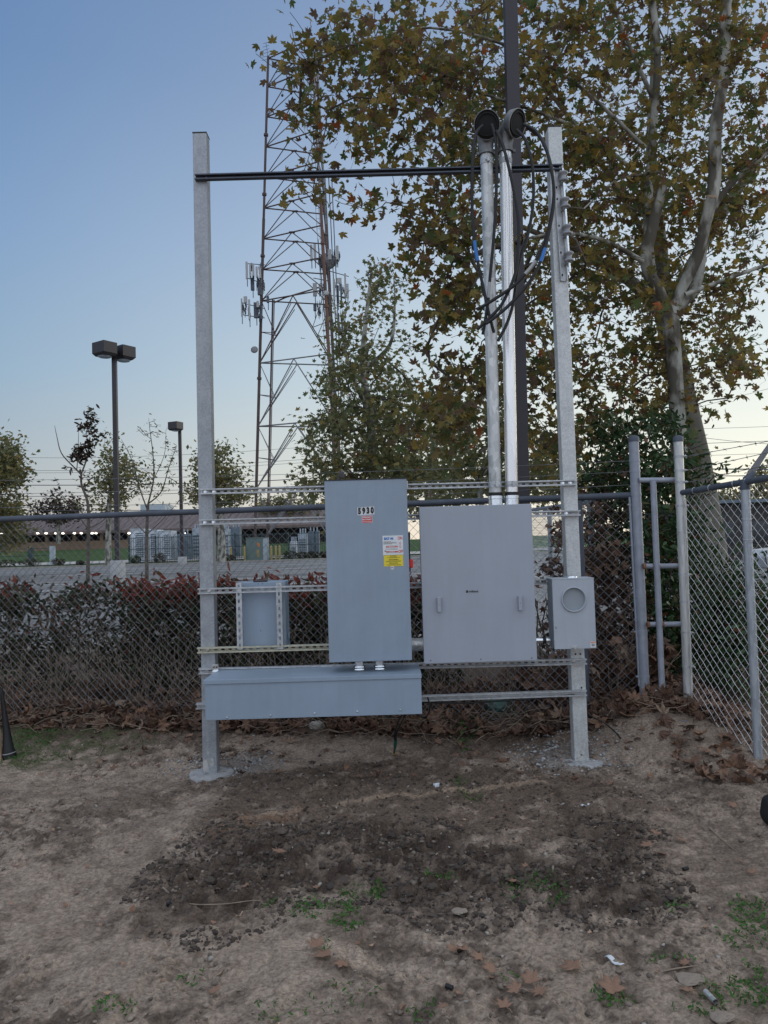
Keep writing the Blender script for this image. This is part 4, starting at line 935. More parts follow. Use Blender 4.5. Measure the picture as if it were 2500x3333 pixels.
B.add([a0+nn*.024+Vector((0, -.012, 0)), a0-nn*.018+Vector((0, -.012, 0)), arm_end-nn*.012+Vector((0, -.012, 0)), arm_end+nn*.014+Vector((0, -.012, 0)), a0+nn*.024+Vector((0, .012, 0)), a0-nn*.018+Vector((0, .012, 0)), arm_end-nn*.012+Vector((0, .012, 0)), arm_end+nn*.014+Vector((0, .012, 0))], [(0, 1, 2, 3), (7, 6, 5, 4), (0, 3, 7, 4), (1, 5, 6, 2), (3, 2, 6, 7), (0, 4, 5, 1)])
B.build('barb_arm', M['towergrey'], rf, bevel=.003)
for a, b_ in (((2224, 1488), (2513, 1434)), ((2226, 1534), (2478, 1478)), ((2228, 1572), (2443, 1526))):
    pa, pb = P(*a, 6.03), P(*b_, 5.35); barbed(rf, pa, pb, M['wire_old'], rad=.002, sag=.0, step=.11); barbed(rf, pb, pb+(pb-pa)*1.5, M['wire_old'], rad=.002, sag=0, step=.11)
# neighbour fence running away behind
nf = thing('chain_link_fence', 'grey chain link fence running away behind the right post, far side', 'fence', (2.05, 7.6, 0.05))
na, nb_ = P(1935, 1632, 7.6), P(1728, 1660, 11.5)
B = MB(); B.tube([na, nb_], .024, 12); B.build('top_rail', M['fence_painted'], nf)
chain_mesh('wire_mesh', na, nb_, lambda t_: na.z+(nb_.z-na.z)*t_, lambda q: .05, M['wire_new'], nf, rad=.0019, diag=.076)
for f_ in (.05, .62):
    p = na.lerp(nb_, f_); fpost(nf, p, (p.x, p.y, .0), .030, M['fence_post'], cap=False)

# dark square light pole behind the fence
q0, q1 = P(1700, 1640, 7.3), P(1659, -60, 7.3); q0 = q0+(q0-q1).normalized()*2.2
r = thing('light_pole', 'tall dark bronze square pole rising behind the conduit risers', 'light pole', q0); B = MB(); B.tube([q0, q1+(q1-q0)*.12], .088, 4, square=True, smooth=False); B.build('shaft', M['darkpole'], r, bevel=.006)
B = MB(); B.box(q0.x-.3, q0.x+.3, q0.y-.3, q0.y+.3, q0.z-.2, q0.z+.25); B.build('pole_base', M['concrete'], r, bevel=.02)

# ------------------------------------------------------------------ foliage tools
def outline(lst):
    a = [(t, r) for t, r in lst]+[(360-t, r) for t, r in reversed(lst) if 0 < t < 180]
    return np.array([(r*sin(radians(t)), r*cos(radians(t))) for t, r in a])
LEAF_FULL = outline([(0, 1), (10, .74), (18, .72), (27, .46), (40, .72), (52, .96), (62, .72), (74, .66), (86, .45), (100, .62), (116, .74), (130, .52), (158, .40), (180, .22)])
LEAF_MID = outline([(0, 1), (27, .46), (52, .95), (86, .46), (116, .72), (158, .38)])
LEAF_OVAL = np.array([(0, 1), (.28, .45), (.30, 0), (.18, -.5), (0, -.8), (-.18, -.5), (-.30, 0), (-.28, .45)])
LEAF_QUAD = np.array([(0, 1), (.55, .1), (.1, -.8), (-.5, 0)])
def rotmats(n, up=0.0, rng=RNG):
    nrm = rng.normal(size=(n, 3)); nrm[:, 2] += up*np.sign(nrm[:, 2]+1e-6) if up >= 0 else 0
    if up < 0: nrm[:, 2] *= .35
    nrm /= np.linalg.norm(nrm, axis=1)[:, None]
    t = rng.normal(size=(n, 3)); u = np.cross(nrm, t); u /= np.linalg.norm(u, axis=1)[:, None]; v = np.cross(nrm, u)
    return u, v, nrm
def leaves(name, C, size, tmpl, m, parent, up=.6, curl=.22, rng=RNG, lift=None):
    C = np.asarray(C, float); n = len(C); k = len(tmpl); u, v, w_ = rotmats(n, up, rng)
    size = np.broadcast_to(size, (n,)); cv = curl*(.4+1.2*rng.random(n))*np.sign(rng.random(n)-.35)
    rr = (tmpl**2).sum(1)
    tx = tmpl[:, 0][None, :, None]; ty = tmpl[:, 1][None, :, None]; tz = (-cv[:, None]*rr[None, :]*(1+.5*np.abs(tmpl[:, 0]))[None, :])[:, :, None]
    R = C[:, None, :]+size[:, None, None]*(tx*u[:, None, :]+ty*v[:, None, :]+tz*w_[:, None, :])
    V = np.concatenate([C[:, None, :], R], 1).reshape(-1, 3)
    b = (np.arange(n)*(k+1))[:, None]; j = np.arange(k)[None, :]
    F = np.stack([b+0*j, b+1+j, b+1+(j+1) % k], 2).reshape(-1, 3)
    return npmesh(name, V, F, m, parent)
def tubes(name, segs, m, parent, sides=5):
    """segs: list of (Nx3 points, N radii)"""
    B = []; Fc = []; base = 0
    for pts, rad in segs:
        pts = np.asarray(pts, float); k = len(pts)
        if k < 2: continue
        d = np.gradient(pts, axis=0); d /= np.linalg.norm(d, axis=1)[:, None]+1e-9
        ref = np.array([0.3, .9, .31]) if abs(d[0][2]) > .5 else np.array([.1, .1, 1.])
        u = np.cross(d, ref); u /= np.linalg.norm(u, axis=1)[:, None]+1e-9; v = np.cross(d, u)
        sd_ = sides if max(rad) > .012 else 3
        a = 2*np.pi*np.arange(sd_)/sd_
        ring = pts[:, None, :]+np.asarray(rad)[:, None, None]*(np.cos(a)[None, :, None]*u[:, None, :]+np.sin(a)[None, :, None]*v[:, None, :])
        B.append(ring.reshape(-1, 3)); i = np.arange(k-1)[:, None]; j = np.arange(sd_)[None, :]
        Fc.append((np.stack([i*sd_+j, i*sd_+(j+1) % sd_, (i+1)*sd_+(j+1) % sd_, (i+1)*sd_+j], 2).reshape(-1, 4))+base); base += k*sd_
    return npmesh(name, np.concatenate(B), np.concatenate(Fc), m, parent, smooth=True)
def grow(skel, targets, step=.3, wob=.12, tip=.0035, rng=RNG, maxr=.05, penal=.25):
    """skel: list of (Nx3) polylines -> branch segments reaching every target"""
    pos = np.concatenate([np.asarray(s, float) for s in skel]); par = np.full(len(pos), -1); trunk_n = len(pos)
    P_ = [p for p in pos]; par = list(par); dist = [0.0]*len(P_); chains = []
    arr = np.array(P_); dd = np.array(dist); targets = np.asarray(targets)
    order = np.argsort(np.min(np.linalg.norm(targets[:, None, :]-pos[None, ::3, :], axis=2), axis=1))
    buf = np.zeros((200000, 3)); db = np.zeros(200000); buf[:len(P_)] = arr; cnt = len(P_)
    for ti in order:
        t = targets[ti]; d = np.linalg.norm(buf[:cnt]-t, axis=1)+penal*db[:cnt]+.35*np.maximum(0, buf[:cnt, 2]-t[2]); b = int(np.argmin(d))
        a = buf[b].copy(); Ln = np.linalg.norm(t-a); k = max(2, int(Ln/step)+1)
        ts = np.linspace(0, 1, k+1)[1:]; side = rng.normal(size=3)*wob*Ln; side[2] = abs(side[2])*.8
        pts = a[None]+(t-a)[None]*ts[:, None]+side[None]*(4*ts*(1-ts))[:, None]+rng.normal(size=(k, 3))*wob*.12*Ln*((1-ts)*ts*4)[:, None]
        ids = [b]
        for q in pts:
            buf[cnt] = q; db[cnt] = db[b]+np.linalg.norm(q-a); par.append(ids[-1]); ids.append(cnt); cnt += 1
        chains.append(ids)
    load = np.zeros(cnt); ch = np.zeros(cnt)
    for c_ in chains: load[c_[-1]] += 1
    for i in range(cnt-1, trunk_n-1, -1): load[par[i]] += load[i]
    rad = np.minimum(tip*np.maximum(load, 1)**.46, maxr)
    segs = []
    for c_ in chains:
        r_ = rad[c_].copy(); r_[0] = min(rad[c_[0]], r_[1]*1.25) if c_[0] >= trunk_n else r_[1]*1.2; segs.append((buf[c_], r_))
    return segs, [buf[c_] for c_ in chains]
def ell(lst, n, rng=RNG):
    """lst of (px,py,rx,ry,weight,Y0,Y1) photo ellipses with a depth range -> n world points"""
    w_ = np.array([e[4]*e[2]*e[3] for e in lst]); w_ = w_/w_.sum(); out = []
    for e, k in zip(lst, rng.multinomial(n, w_)):
        a = rng.random(k)*2*pi; r_ = np.sqrt(rng.random(k)); Yv = e[5]+(e[6]-e[5])*rng.random(k)
        for i in range(k): out.append(P(e[0]+e[2]*r_[i]*cos(a[i]), e[1]+e[3]*r_[i]*sin(a[i]), Yv[i]))
    return np.array([tuple(q) for q in out])
def poly3(pts, n=5): return np.array([tuple(q) for q in smooth([Vector(p) for p in pts], n)])
def tree(label, base, limbs, ells, ncl, per, size, lm, tmpl, spread, group=None, bark='bark', twig='twig', name='tree', cat='tree', tip=.004, step=.3, balls=0, up=.5, maxr=.06, wob=.12, sides=7, leafy=1.0, curl=.22):
    r = thing(name, label, cat, base, group)
    sg = [(poly3([p for p, _ in l], 5), np.interp(np.linspace(0, len(l)-1, 5*(len(l)-1)+1), range(len(l)), [q for _, q in l])) for l in limbs]
    tubes('trunk', sg, M[bark], r, sides=max(sides, 12) if len(limbs) < 12 else sides)
    T = ell(ells, ncl); segs, ch = grow([s[0] for s in sg], T, step=step, tip=tip, maxr=maxr, wob=wob)
    for q in T[RNG.permutation(len(T))[:balls]]:
        for _ in range(RNG.integers(1, 4)):
            o_ = q+RNG.normal(size=3)*.08-np.array([0, 0, .13]); segs.append((np.stack([q, o_+[0, 0, .016], o_+[0, 0, .010], o_, o_-[0, 0, .010], o_-[0, 0, .015]]), np.array([.001, .0015, .012, .0155, .012, .001])))
    tubes('branches', segs, M[twig], r, sides=5)
    cs = []
    for c_ in ch:
        k = RNG.poisson(per)
        if not k: continue
        e = c_[-1]; p0 = c_[max(-3, -len(c_))]; t_ = RNG.random(k)[:, None]**.7
        cs.append(p0*(1-t_)+e*t_+RNG.normal(size=(k, 3))*spread*(.5+.5*t_))
    C = np.concatenate(cs); C = C[RNG.random(len(C)) < leafy]
    leaves('crown', C, size*(.65+.6*RNG.random(len(C))), tmpl, M[lm], r, up=up, curl=curl)
    return r
def L_(*a): return [(P(px, py, Y), r_) for px, py, Y, r_ in a]

# near sycamore: grey mottled limbs with cut stubs, big leaves
Yt = 8.4
near = tree('near sycamore with pale mottled limbs and two sawn stubs behind the fence corner', P(2225, 2200, Yt),
  [L_((2235, 2320, Yt, .11), (2222, 1900, Yt, .10), (2212, 1500, Yt, .092), (2200, 1250, Yt, .085), (2185, 1050, Yt, .095)),
   L_((2185, 1060, Yt, .085), (2150, 960, Yt-.1, .070), (2105, 860, Yt-.2, .066), (2125, 740, Yt-.3, .060), (2160, 600, Yt-.35, .052)),
   L_((2185, 1060, Yt, .075), (2210, 960, Yt+.1, .060), (2265, 850, Yt, .066), (2290, 760, Yt-.1, .063), (2316, 640, Yt-.2, .058)),
   L_((2290, 760, Yt-.1, .055), (2325, 600, Yt, .072), (2330, 420, Yt, .068), (2355, 250, Yt, .062), (2362, 60, Yt, .058), (2375, -150, Yt, .05)),
   L_((2200, 1010, Yt+.1, .065), (2265, 930, Yt+.2, .062), (2290, 800, Yt+.3, .05), (2320, 680, Yt+.4, .045), (2420, 560, Yt+.4, .03), (2560, 450, Yt+.4, .02)),
   L_((2190, 1040, Yt, .060), (2130, 930, Yt+.4, .05), (2110, 700, Yt+.6, .055), (2125, 450, Yt+.7, .048), (2140, 150, Yt+.8, .042), (2100, -150, Yt+.8, .035)),
   L_((2130, 330, Yt+.75, .03), (2050, 150, Yt+.5, .024), (1960, -80, Yt+.2, .018)),
   L_((2110, 860, Yt-.2, .03), (1960, 780, Yt-.5, .022), (1820, 760, Yt-.9, .016), (1700, 780, Yt-1.2, .011)),
   L_((2150, 560, Yt-.3, .018), (2080, 570, Yt-.3, .015), (2000, 590, Yt-.5, .012), (1900, 680, Yt-.7, .008)),
   L_((2115, 600, Yt+.6, .03), (1900, 430, Yt+.3, .022), (1650, 330, Yt, .016), (1350, 240, Yt-.3, .010), (1100, 150, Yt-.5, .006)),
   L_((2100, 480, Yt+.6, .026), (1800, 220, Yt, .018), (1400, 90, Yt-.5, .012), (1000, 200, Yt-.8, .006)),
   L_((2230, 960, Yt, .03), (2360, 910, Yt, .022), (2520, 850, Yt+.2, .018), (2650, 780, Yt+.2, .012))],
  [(1950, 100, 620, 260, 1.0, 7.6, 10.5), (2350, 350, 260, 400, .8, 8.3, 10.5), (1700, 380, 330, 260, 1.0, 7.6, 10), (1460, 620, 170, 200, .8, 6.8, 8.8), (1430, 880, 130, 160, .8, 6.8, 8.4),
   (1480, 1120, 130, 190, .9, 7, 8.6), (1440, 1360, 150, 110, .9, 6.9, 8.0), (1950, 650, 300, 250, .8, 7.6, 10), (2300, 760, 260, 260, .75, 8.8, 10.8), (1900, 1000, 260, 220, .9, 7.2, 10), (2300, 1100, 230, 200, .8, 8.7, 10.5),
   (2060, 1280, 170, 180, .8, 8.2, 10), (2400, 1180, 90, 190, .8, 7.4, 8.8), (1300, 130, 260, 150, .6, 6.8, 9), (1130, 230, 220, 210, .42, 6.8, 8.6), (1190, 590, 230, 100, .5, 6.8, 8.4), (1300, 420, 230, 190, .6, 6.8, 9), (960, 150, 170, 150, .22, 6.8, 8), (1100, 700, 90, 70, .15, 7, 8), (1250, 1390, 110, 60, .3, 6.6, 7.4), (1750, 1350, 200, 200, .9, 7.5, 10)],
  820, 15, .066, 'leaf_near', LEAF_FULL, .14, name='sycamore_tree', cat='tree', balls=160, up=.3, tip=.0034, maxr=.03, curl=.3)
for (p, q, r_) in ((P(2125, 740, Yt-.3), P(2160, 600, Yt-.35), .0535), (P(2290, 760, Yt-.1), P(2316, 640, Yt-.2), .0595)):
    d = (q-p).normalized(); tilt_ = (d+Vector((0, -.8, 0))).normalized(); B = MB(); B.tube([q-d*.01, q+d*.006+tilt_*.004], r_, 16); B.build('sawn_end', M['cutwood'], near)

Yb = 11.5
big = tree('large thick-trunked sycamore behind the fence corner, olive crown', P(2290, 2050, Yb),
  [L_((2350, 2180, Yb, .34), (2318, 1850, Yb, .25), (2275, 1550, Yb, .21), (2235, 1350, Yb, .19), (2195, 1150, Yb, .17), (2165, 1010, Yb, .17)),
   L_((2170, 1040, Yb, .12), (2070, 930, Yb-.4, .09), (1950, 850, Yb-.8, .06), (1800, 780, Yb-1, .04), (1600, 700, Yb-1, .025)),
   L_((2165, 1020, Yb, .13), (2150, 800, Yb+.2, .10), (2120, 500, Yb+.3, .08), (2130, 200, Yb+.4, .06), (2110, -120, Yb+.4, .04)),
   L_((2175, 1020, Yb, .12), (2260, 850, Yb+.2, .10), (2380, 650, Yb+.5, .08), (2520, 450, Yb+.8, .05)),
   L_((2150, 850, Yb, .05), (2000, 600, Yb-.3, .04), (1850, 380, Yb-.6, .03), (1680, 180, Yb-.8, .02), (1500, 60, Yb-.8, .015))],
  [(1950, 200, 600, 330, 1.0, 10, 14), (2300, 600, 330, 400, 1.0, 10, 14), (1780, 600, 400, 350, 1.0, 10, 14), (2000, 1000, 400, 250, 1.0, 10, 14), (1650, 1000, 220, 260, .9, 9.8, 13), (1750, 1300, 300, 180, 1.0, 10, 14), (2100, 1350, 230, 200, .9, 10, 13), (2380, 1100, 180, 200, .8, 10, 13), (1450, 300, 170, 200, .5, 10, 13), (1900, 1450, 200, 120, .8, 10, 13)],
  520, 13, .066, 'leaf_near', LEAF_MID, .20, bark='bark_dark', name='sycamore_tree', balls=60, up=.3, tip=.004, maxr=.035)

Ym = 17.0
tree('slender sycamore with pointed crown behind the tall box and beside the tower', P(1218, 1850, Ym),
  [L_((1224, 1860, Ym, .14), (1218, 1600, Ym, .12), (1205, 1350, Ym, .10), (1180, 1200, Ym, .07), (1190, 1050, Ym, .05), (1210, 880, Ym, .025)),
   L_((1205, 1350, Ym, .06), (1150, 1230, Ym-.4, .04), (1110, 1080, Ym-.5, .02), (1075, 950, Ym-.5, .01)),
   L_((1190, 1200, Ym, .06), (1270, 1120, Ym, .04), (1285, 1000, Ym, .025), (1282, 900, Ym, .01))],
  [(1232, 930, 38, 85, 1.0, 16, 18), (1150, 1010, 36, 70, .8, 16, 18), (1300, 930, 30, 40, .6, 16.5, 17.5), (1230, 1110, 120, 110, .65, 15.5, 18.5), (1100, 1120, 60, 70, .7, 15.5, 18), (1180, 1290, 190, 120, .95, 15, 19), (1060, 1380, 60, 90, .6, 15.5, 18), (1160, 1450, 210, 120, 1.15, 15, 19), (1330, 1400, 150, 180, .9, 15, 19), (1050, 1560, 100, 60, 1.0, 15, 18), (1290, 1580, 200, 90, 1.1, 15, 19)],
  680, 12, .078, 'leaf_mid', LEAF_MID, .17, group='sycamores beyond the fence', name='sycamore_tree', up=.3, tip=.006, maxr=.04, step=.5)
tree('young sycamore with thin forked trunk behind the large cabinet', P(1572, 1800, 13.5),
  [L_((1576, 1900, 13.5, .06), (1570, 1700, 13.5, .05), (1563, 1560, 13.5, .045), (1590, 1480, 13.5, .03), (1620, 1380, 13.5, .02)), L_((1563, 1560, 13.5, .03), (1535, 1500, 13.5, .022), (1500, 1420, 13.5, .015)), L_((1563, 1555, 13.5, .02), (1600, 1515, 13.3, .015))],
  [(1560, 1400, 190, 130, 1, 12.5, 15), (1480, 1560, 160, 90, 1, 12.5, 15), (1700, 1500, 180, 120, 1, 12.5, 15), (1850, 1560, 120, 80, .8, 12, 14)],
  170, 10, .085, 'leaf_mid', LEAF_MID, .18, group='sycamores beyond the fence', name='sycamore_tree', up=.3, maxr=.03)
Yf = 24
tree('far sycamore with dense low crown behind the two conduit risers', P(1400, 1820, Yf),
  [L_((1400, 1830, Yf, .2), (1400, 1600, Yf, .16), (1420, 1400, Yf, .1), (1450, 1200, Yf, .05))],
  [(1430, 1450, 330, 170, 1, 22, 27), (1650, 1560, 330, 110, 1, 22, 27), (1900, 1540, 260, 110, .9, 22, 27), (1080, 1620, 120, 60, .7, 22, 26)],
  210, 10, .15, 'leaf_far', LEAF_MID, .35, group='sycamores beyond the fence', name='sycamore_tree', up=.3, tip=.01, maxr=.06, step=.8)
# ivy and vine thicket in the corner
def shrub(label, name, cat, base, ells, nst, per, size, lm, tmpl, spread, group=None, red=None, stems=8, up=.3, stemx=(0, 0), tip=.003):
    r = thing(name, label, cat, base, group); T = ell(ells, nst)
    sk_ = []
    for i in range(stems):
        x = base[0]+RNG.uniform(*stemx); y = base[1]+RNG.uniform(-.25, .25); k = 6; zz = np.linspace(-.1, .5*(T[:, 2].max()-base[2]), k)
        sk_.append(np.stack([x+np.cumsum(RNG.normal(size=k)*.035), y+np.cumsum(RNG.normal(size=k)*.03), base[2]+zz], 1))
    segs, ch = grow(sk_, T, step=.12, wob=.15, tip=tip, maxr=.014, penal=.1)
    tubes('stems', segs+[(s, np.linspace(.012, .007, len(s))) for s in sk_], M['twig' if red is None else 'stick'], r, sides=5)
    C = np.concatenate([c_[-1]+RNG.normal(size=(RNG.poisson(per)+1, 3))*spread for c_ in ch])
    sz = size*(.6+.7*RNG.random(len(C)))
    if red is None: leaves('foliage', C, sz, tmpl, M[lm], r, up=up)
    else:
        top = C[:, 2]+RNG.normal(size=len(C))*.06 > red; leaves('foliage', C[~top], sz[~top], tmpl, M[lm], r, up=up)
        if top.sum() > 3: leaves('red_foliage', C[top], sz[top]*1.15, tmpl, M['leaf_red'], r, up=-1)
    return r
shrub('tall vine thicket with glossy green leaves filling the fence corner', 'vine_thicket', 'vine', (2.75, 7.4, .0),
  [(2010, 1500, 110, 150, .9, 7.2, 8.4), (2130, 1500, 120, 150, .9, 7.0, 8.2), (2170, 1700, 90, 220, 1, 6.7, 7.8), (2180, 1980, 90, 200, 1.0, 6.6, 7.8), (2020, 1720, 80, 130, .8, 7.2, 8.2), (2290, 1560, 90, 50, .5, 6.9, 7.6), (2260, 1980, 130, 170, .9, 6.9, 8), (2400, 2010, 150, 170, .8, 6.9, 8.2), (2400, 1800, 60, 60, .2, 6.9, 8), (2330, 2080, 160, 110, .9, 6.6, 7.6), (2250, 1780, 60, 120, .6, 6.9, 7.8), (2480, 2080, 60, 110, .8, 6.6, 8)],
  820, 14, .046, 'leaf_ivy', LEAF_OVAL, .085, stems=14, stemx=(-1.0, .8))
shrub('tangle of dry brown vines and dead leaves behind the meter box', 'dry_vines', 'vine', (1.95, 7.5, .0),
  [(1990, 1960, 100, 200, 1, 7.0, 8.0), (1900, 1800, 120, 180, .7, 7.2, 8.4), (2000, 1640, 90, 60, .8, 7.2, 8.2), (1850, 2050, 120, 100, .6, 7.1, 8)],
  260, 7, .055, 'leaf_litter', LEAF_MID, .09, stems=12, stemx=(-.6, .5))
# photinia hedge
hx_ = [(-60, 1990, 150, 0), (130, 2010, 130, 1), (330, 1990, 140, 2), (520, 1985, 130, 3), (700, 2010, 120, 4), (880, 2000, 130, 5), (1060, 2010, 120, 6), (1270, 2010, 130, 7), (1400, 2080, 110, 8)]
hl = ['cut off by the left edge', 'with thin see-through twigs, second from the left', 'third from left, pale ground showing through', 'fullest red-topped one left of the left post', 'right behind the left post', 'behind the small grey box', 'left of the tall box', 'behind the tall box, its right side red', 'behind the large cabinet']
for i, (px, py, w_, k_) in enumerate(hx_):
    Yh = 8.2-.1*i; ztop = P(px, 1900, Yh).z; dens = [.8, .55, .6, 1.1, 1.0, 1.0, 1.0, .9, .6][k_]
    shrub('photinia shrub of the hedge, '+hl[i], 'photinia_shrub', 'shrub', (P(px, 2200, Yh).x, Yh, .1),
      [(px, 1945, w_*.95, 48, 1.5*dens, Yh-.3, Yh+.3), (px, 2030, w_, 90, 1.0*dens, Yh-.3, Yh+.3), (px, 2130, w_*.95, 60, .9*dens, Yh-.3, Yh+.3), (px, 2215, w_, 55, .75*dens, Yh-.3, Yh+.2)],
      int(240*dens), 11, .043, 'leaf_hedge', LEAF_OVAL, .06, group='photinia shrubs of the hedge', red=ztop+[-.05, .12, .06, -.12, -.02, -.05, -.08, -.16, .0][k_], stems=9, stemx=(-.45, .45), up=.3)

# ------------------------------------------------------------------ lattice tower
def lerp3(a, b, t): return a+(b-a)*t
legs = {'a': [P(873, 183, 80), P(860, 750, 80), P(835, 1588, 80), P(828, 1815, 80)],
        'b': [P(1014, 128, 77), P(1055, 760, 77), P(1086, 1346, 77), P(1108, 1812, 77)],
        'c': [P(1030, 165, 82), P(1067, 773, 82), P(1097, 1288, 82), P(1120, 1812, 82)]}
def legp(k, z):
    l = legs[k]
    a, b_ = l[0], l[-1]; t_ = (a.z-z)/(a.z-b_.z); return a+(b_-a)*t_
tw = thing('lattice_tower', 'tall three-legged lattice radio tower carrying antennas, rust and grey steel', 'radio tower', legp('a', .3))
for k in 'abc':
    top = legs[k][0]; z1_ = legs[k][0].z; B = MB(); zb_ = .2
    mi = 12.0 if k == 'b' else 0
    pts = [legp(k, z) for z in (zb_, 13, 24, 36, z1_)]
    B.tube(pts[:4], .155, 10, mi=0); B.tube(pts[3:], .13, 10, mi=1)
    for z in (19, 25.5, 32, 38.6, 45): 
        if z < z1_: B.tube([legp(k, z-.12), legp(k, z+.12)], .24, 10, mi=0)
    B.build('leg', [M['towerorange'] if k != 'a' else M['towersteel'], M['towersteel'] if k == 'a' else M['towergrey']], tw)
zl = [P(870, y_, 80).z for y_ in (190, 282, 380, 478, 577, 677, 777, 877, 979, 1181, 1387, 1590, 1808)]
def beam(name, a, b_, r_, m='towersteel'):
    B = MB(); B.tube([a, b_], r_, 5, smooth=False); return B.build(name, M[m], tw)
for (p, q) in (('a', 'b'), ('a', 'c'), ('b', 'c')):
    for i, z in enumerate(zl[:-1]):
        A_, B_ = legp(p, z), legp(q, z); Mid = (A_+B_)/2; A2, B2 = legp(p, zl[i+1]), legp(q, zl[i+1]); B = MB()
        if i < 8:
            B.tube([A_, B_], .075, 5, smooth=False); B.tube([Mid-Vector((.3, 0, 0)), Mid+Vector((.3, 0, 0))], .12, 4)
            B.tube([Mid, A2], .052, 5, smooth=False); B.tube([Mid, B2], .052, 5, smooth=False)
        else:
            B.tube([A_, B_], .075, 5, smooth=False)
            for X0, X1 in ((A_, A2), (B_, B2)):
                B.tube([Mid, X1], .06, 5, smooth=False); B.tube([Mid+(X1-Mid).normalized()*.6+Vector((.12, 0, -.2)), X1+(Mid-X1)*.12], .045, 4, smooth=False)
                hm = X0.lerp(X1, .5); dm = Mid.lerp(X1, .55); B.tube([X0, dm], .04, 4, smooth=False); B.tube([hm, dm], .04, 4, smooth=False)
        B.build('bracing', M['towersteel' if i < 9 else 'towergrey'], tw)
B = MB(); B.tube([P(888, 976, 79.5), P(868, 1812, 79.5)], .10, 6); B.tube([P(893, 976, 79.5), P(873, 1812, 79.5)], .05, 5); B.tube([P(893, 985, 79.5), P(930, 968, 79), P(1040, 935, 78)], .08, 5); B.build('cable_run', M['towersteel'], tw)
for dx in (0, 14, 22, 34, 44):
    B = MB(); B.tube([P(1035+dx, 560 if dx > 10 else 780, 79.2), P(1072+dx*.8, 1200, 79.2), P(1096+dx*.6, 1812, 79.2)], .055, 5); B.build('feed_line', M['radio'], tw)
B = MB()
for dx in (-14, -4):
    B.tube([P(1010+dx, 200, 79.6), P(1075+dx, 1190, 79.6)], .03, 4)
for k in range(60): t_ = k/60; B.tube([P(996+65*t_, 200+990*t_, 79.6), P(1006+65*t_, 200+990*t_, 79.6)], .02, 3, caps=False)
B.build('ladder', M['towergrey'], tw)
def ant(x0, y0, x1, y1, Y=78, m='antenna', d=.18):
    a, b_ = P(x0, y0, Y), P(x1, y1, Y); B = MB(); B.box(a.x, b_.x, Y-d/2, Y+d/2, b_.z, a.z); o = B.build('antenna', M[m], tw, bevel=.02)
    B = MB(); cx_ = (a.x+b_.x)/2; B.tube([(cx_, Y+.25, b_.z-.7), (cx_, Y+.25, a.z+.1)], .045, 6); B.tube([(cx_, Y, b_.z+.3), (cx_, Y+.25, b_.z+.3)], .03, 4); B.tube([(cx_, Y, a.z-.3), (cx_, Y+.25, a.z-.3)], .03, 4); q = B.build('mount', M['radio'], o); q.location = (0, 0, 0)
for a in ((799, 852, 807, 908), (811, 862, 818, 900), (821, 858, 828, 898), (832, 868, 839, 903), (843, 872, 850, 905), (784, 972, 789, 1030), (793, 965, 805, 985), (808, 975, 815, 1040), (835, 980, 843, 1000),
          (1009, 797, 1018, 849), (1020, 795, 1030, 848), (1067, 812, 1079, 845), (1093, 800, 1103, 845), (1018, 922, 1032, 964), (1037, 925, 1047, 940), (1083, 908, 1092, 978), (1120, 890, 1128, 960), (1127, 924, 1136, 970), (1096, 905, 1112, 922)): ant(*a)
for a in ((816, 905, 828, 945), (838, 912, 852, 960), (826, 985, 842, 1035), (845, 1000, 854, 1040), (1096, 930, 1104, 985), (1107, 925, 1114, 975), (1098, 1020, 1106, 1080), (1110, 1030, 1117, 1075), (1020, 988, 1030, 1012), (868, 965, 876, 985)): ant(*a, Y=78.6, m='radio', d=.3)
gh = random.Random(4)
for cx_, cy_, wx_, wy_ in ((830, 885, 24, 34), (846, 915, 14, 34), (800, 1000, 14, 22), (845, 1010, 12, 26), (1105, 940, 18, 34), (1108, 1040, 16, 34), (1045, 860, 14, 26), (1050, 930, 14, 30), (1040, 1000, 16, 22), (1095, 830, 12, 18)):
    for _ in range(7):
        px_, py_ = cx_+gh.uniform(-wx_, wx_)*.9, cy_+gh.uniform(-wy_, wy_)*.8; w0 = gh.uniform(2.2, 5); h0 = gh.uniform(4, 16)
        a, b_ = P(px_, py_, 78.4), P(px_+w0, py_+h0, 78.4); B = MB(); B.box(a.x, b_.x, 78.3, 78.8, b_.z, a.z); B.tube([P(px_+w0/2, py_-8, 78.9), P(px_+w0/2, py_+h0+14, 78.9)], .035, 4); B.build('radio_unit', M['radio'], tw)
B = MB()
for a, b_ in (((800, 858), (862, 862)), ((805, 905), (862, 925)), ((786, 985), (862, 1005)), ((790, 1025), (862, 1035)), ((1012, 845), (1060, 845)), ((1065, 880), (1135, 900)), ((1060, 960), (1135, 968)), ((1020, 905), (1070, 915)), ((1065, 830), (1106, 842))): B.tube([P(*a, 78.5), P(*b_, 79.2)], .045, 5)
B.build('antenna_frame', M['radio'], tw)
def dish(px, py, rp, Y, m='antenna', grid=False):
    c_ = P(px, py, Y); r_ = rp*Y/FPX; Mx = Matrix.Translation(c_) @ Matrix.Rotation(radians(78), 4, 'X'); B = MB(); B.lathe([(0, .25*r_), (r_*.5, .18*r_), (r_, 0), (r_, -.06*r_), (r_*.5, .10*r_), (0, .14*r_)], 20, Mx); B.build('dish', M[m], tw)
dish(1065, 850, 31, 79.3, 'towergrey'); dish(1062, 953, 9, 76.7); dish(828, 1138, 12, 79.5, 'towergrey')
B = MB(); B.tube([P(873, 190, 80), P(866, 140, 80)], .03, 4); 
for k in range(6): B.tube([P(866-9-k, 142+k*11, 80), P(866+9+k*.5, 136+k*11, 80)], .022, 3)
B.build('whip_antenna', M['radio'], tw)

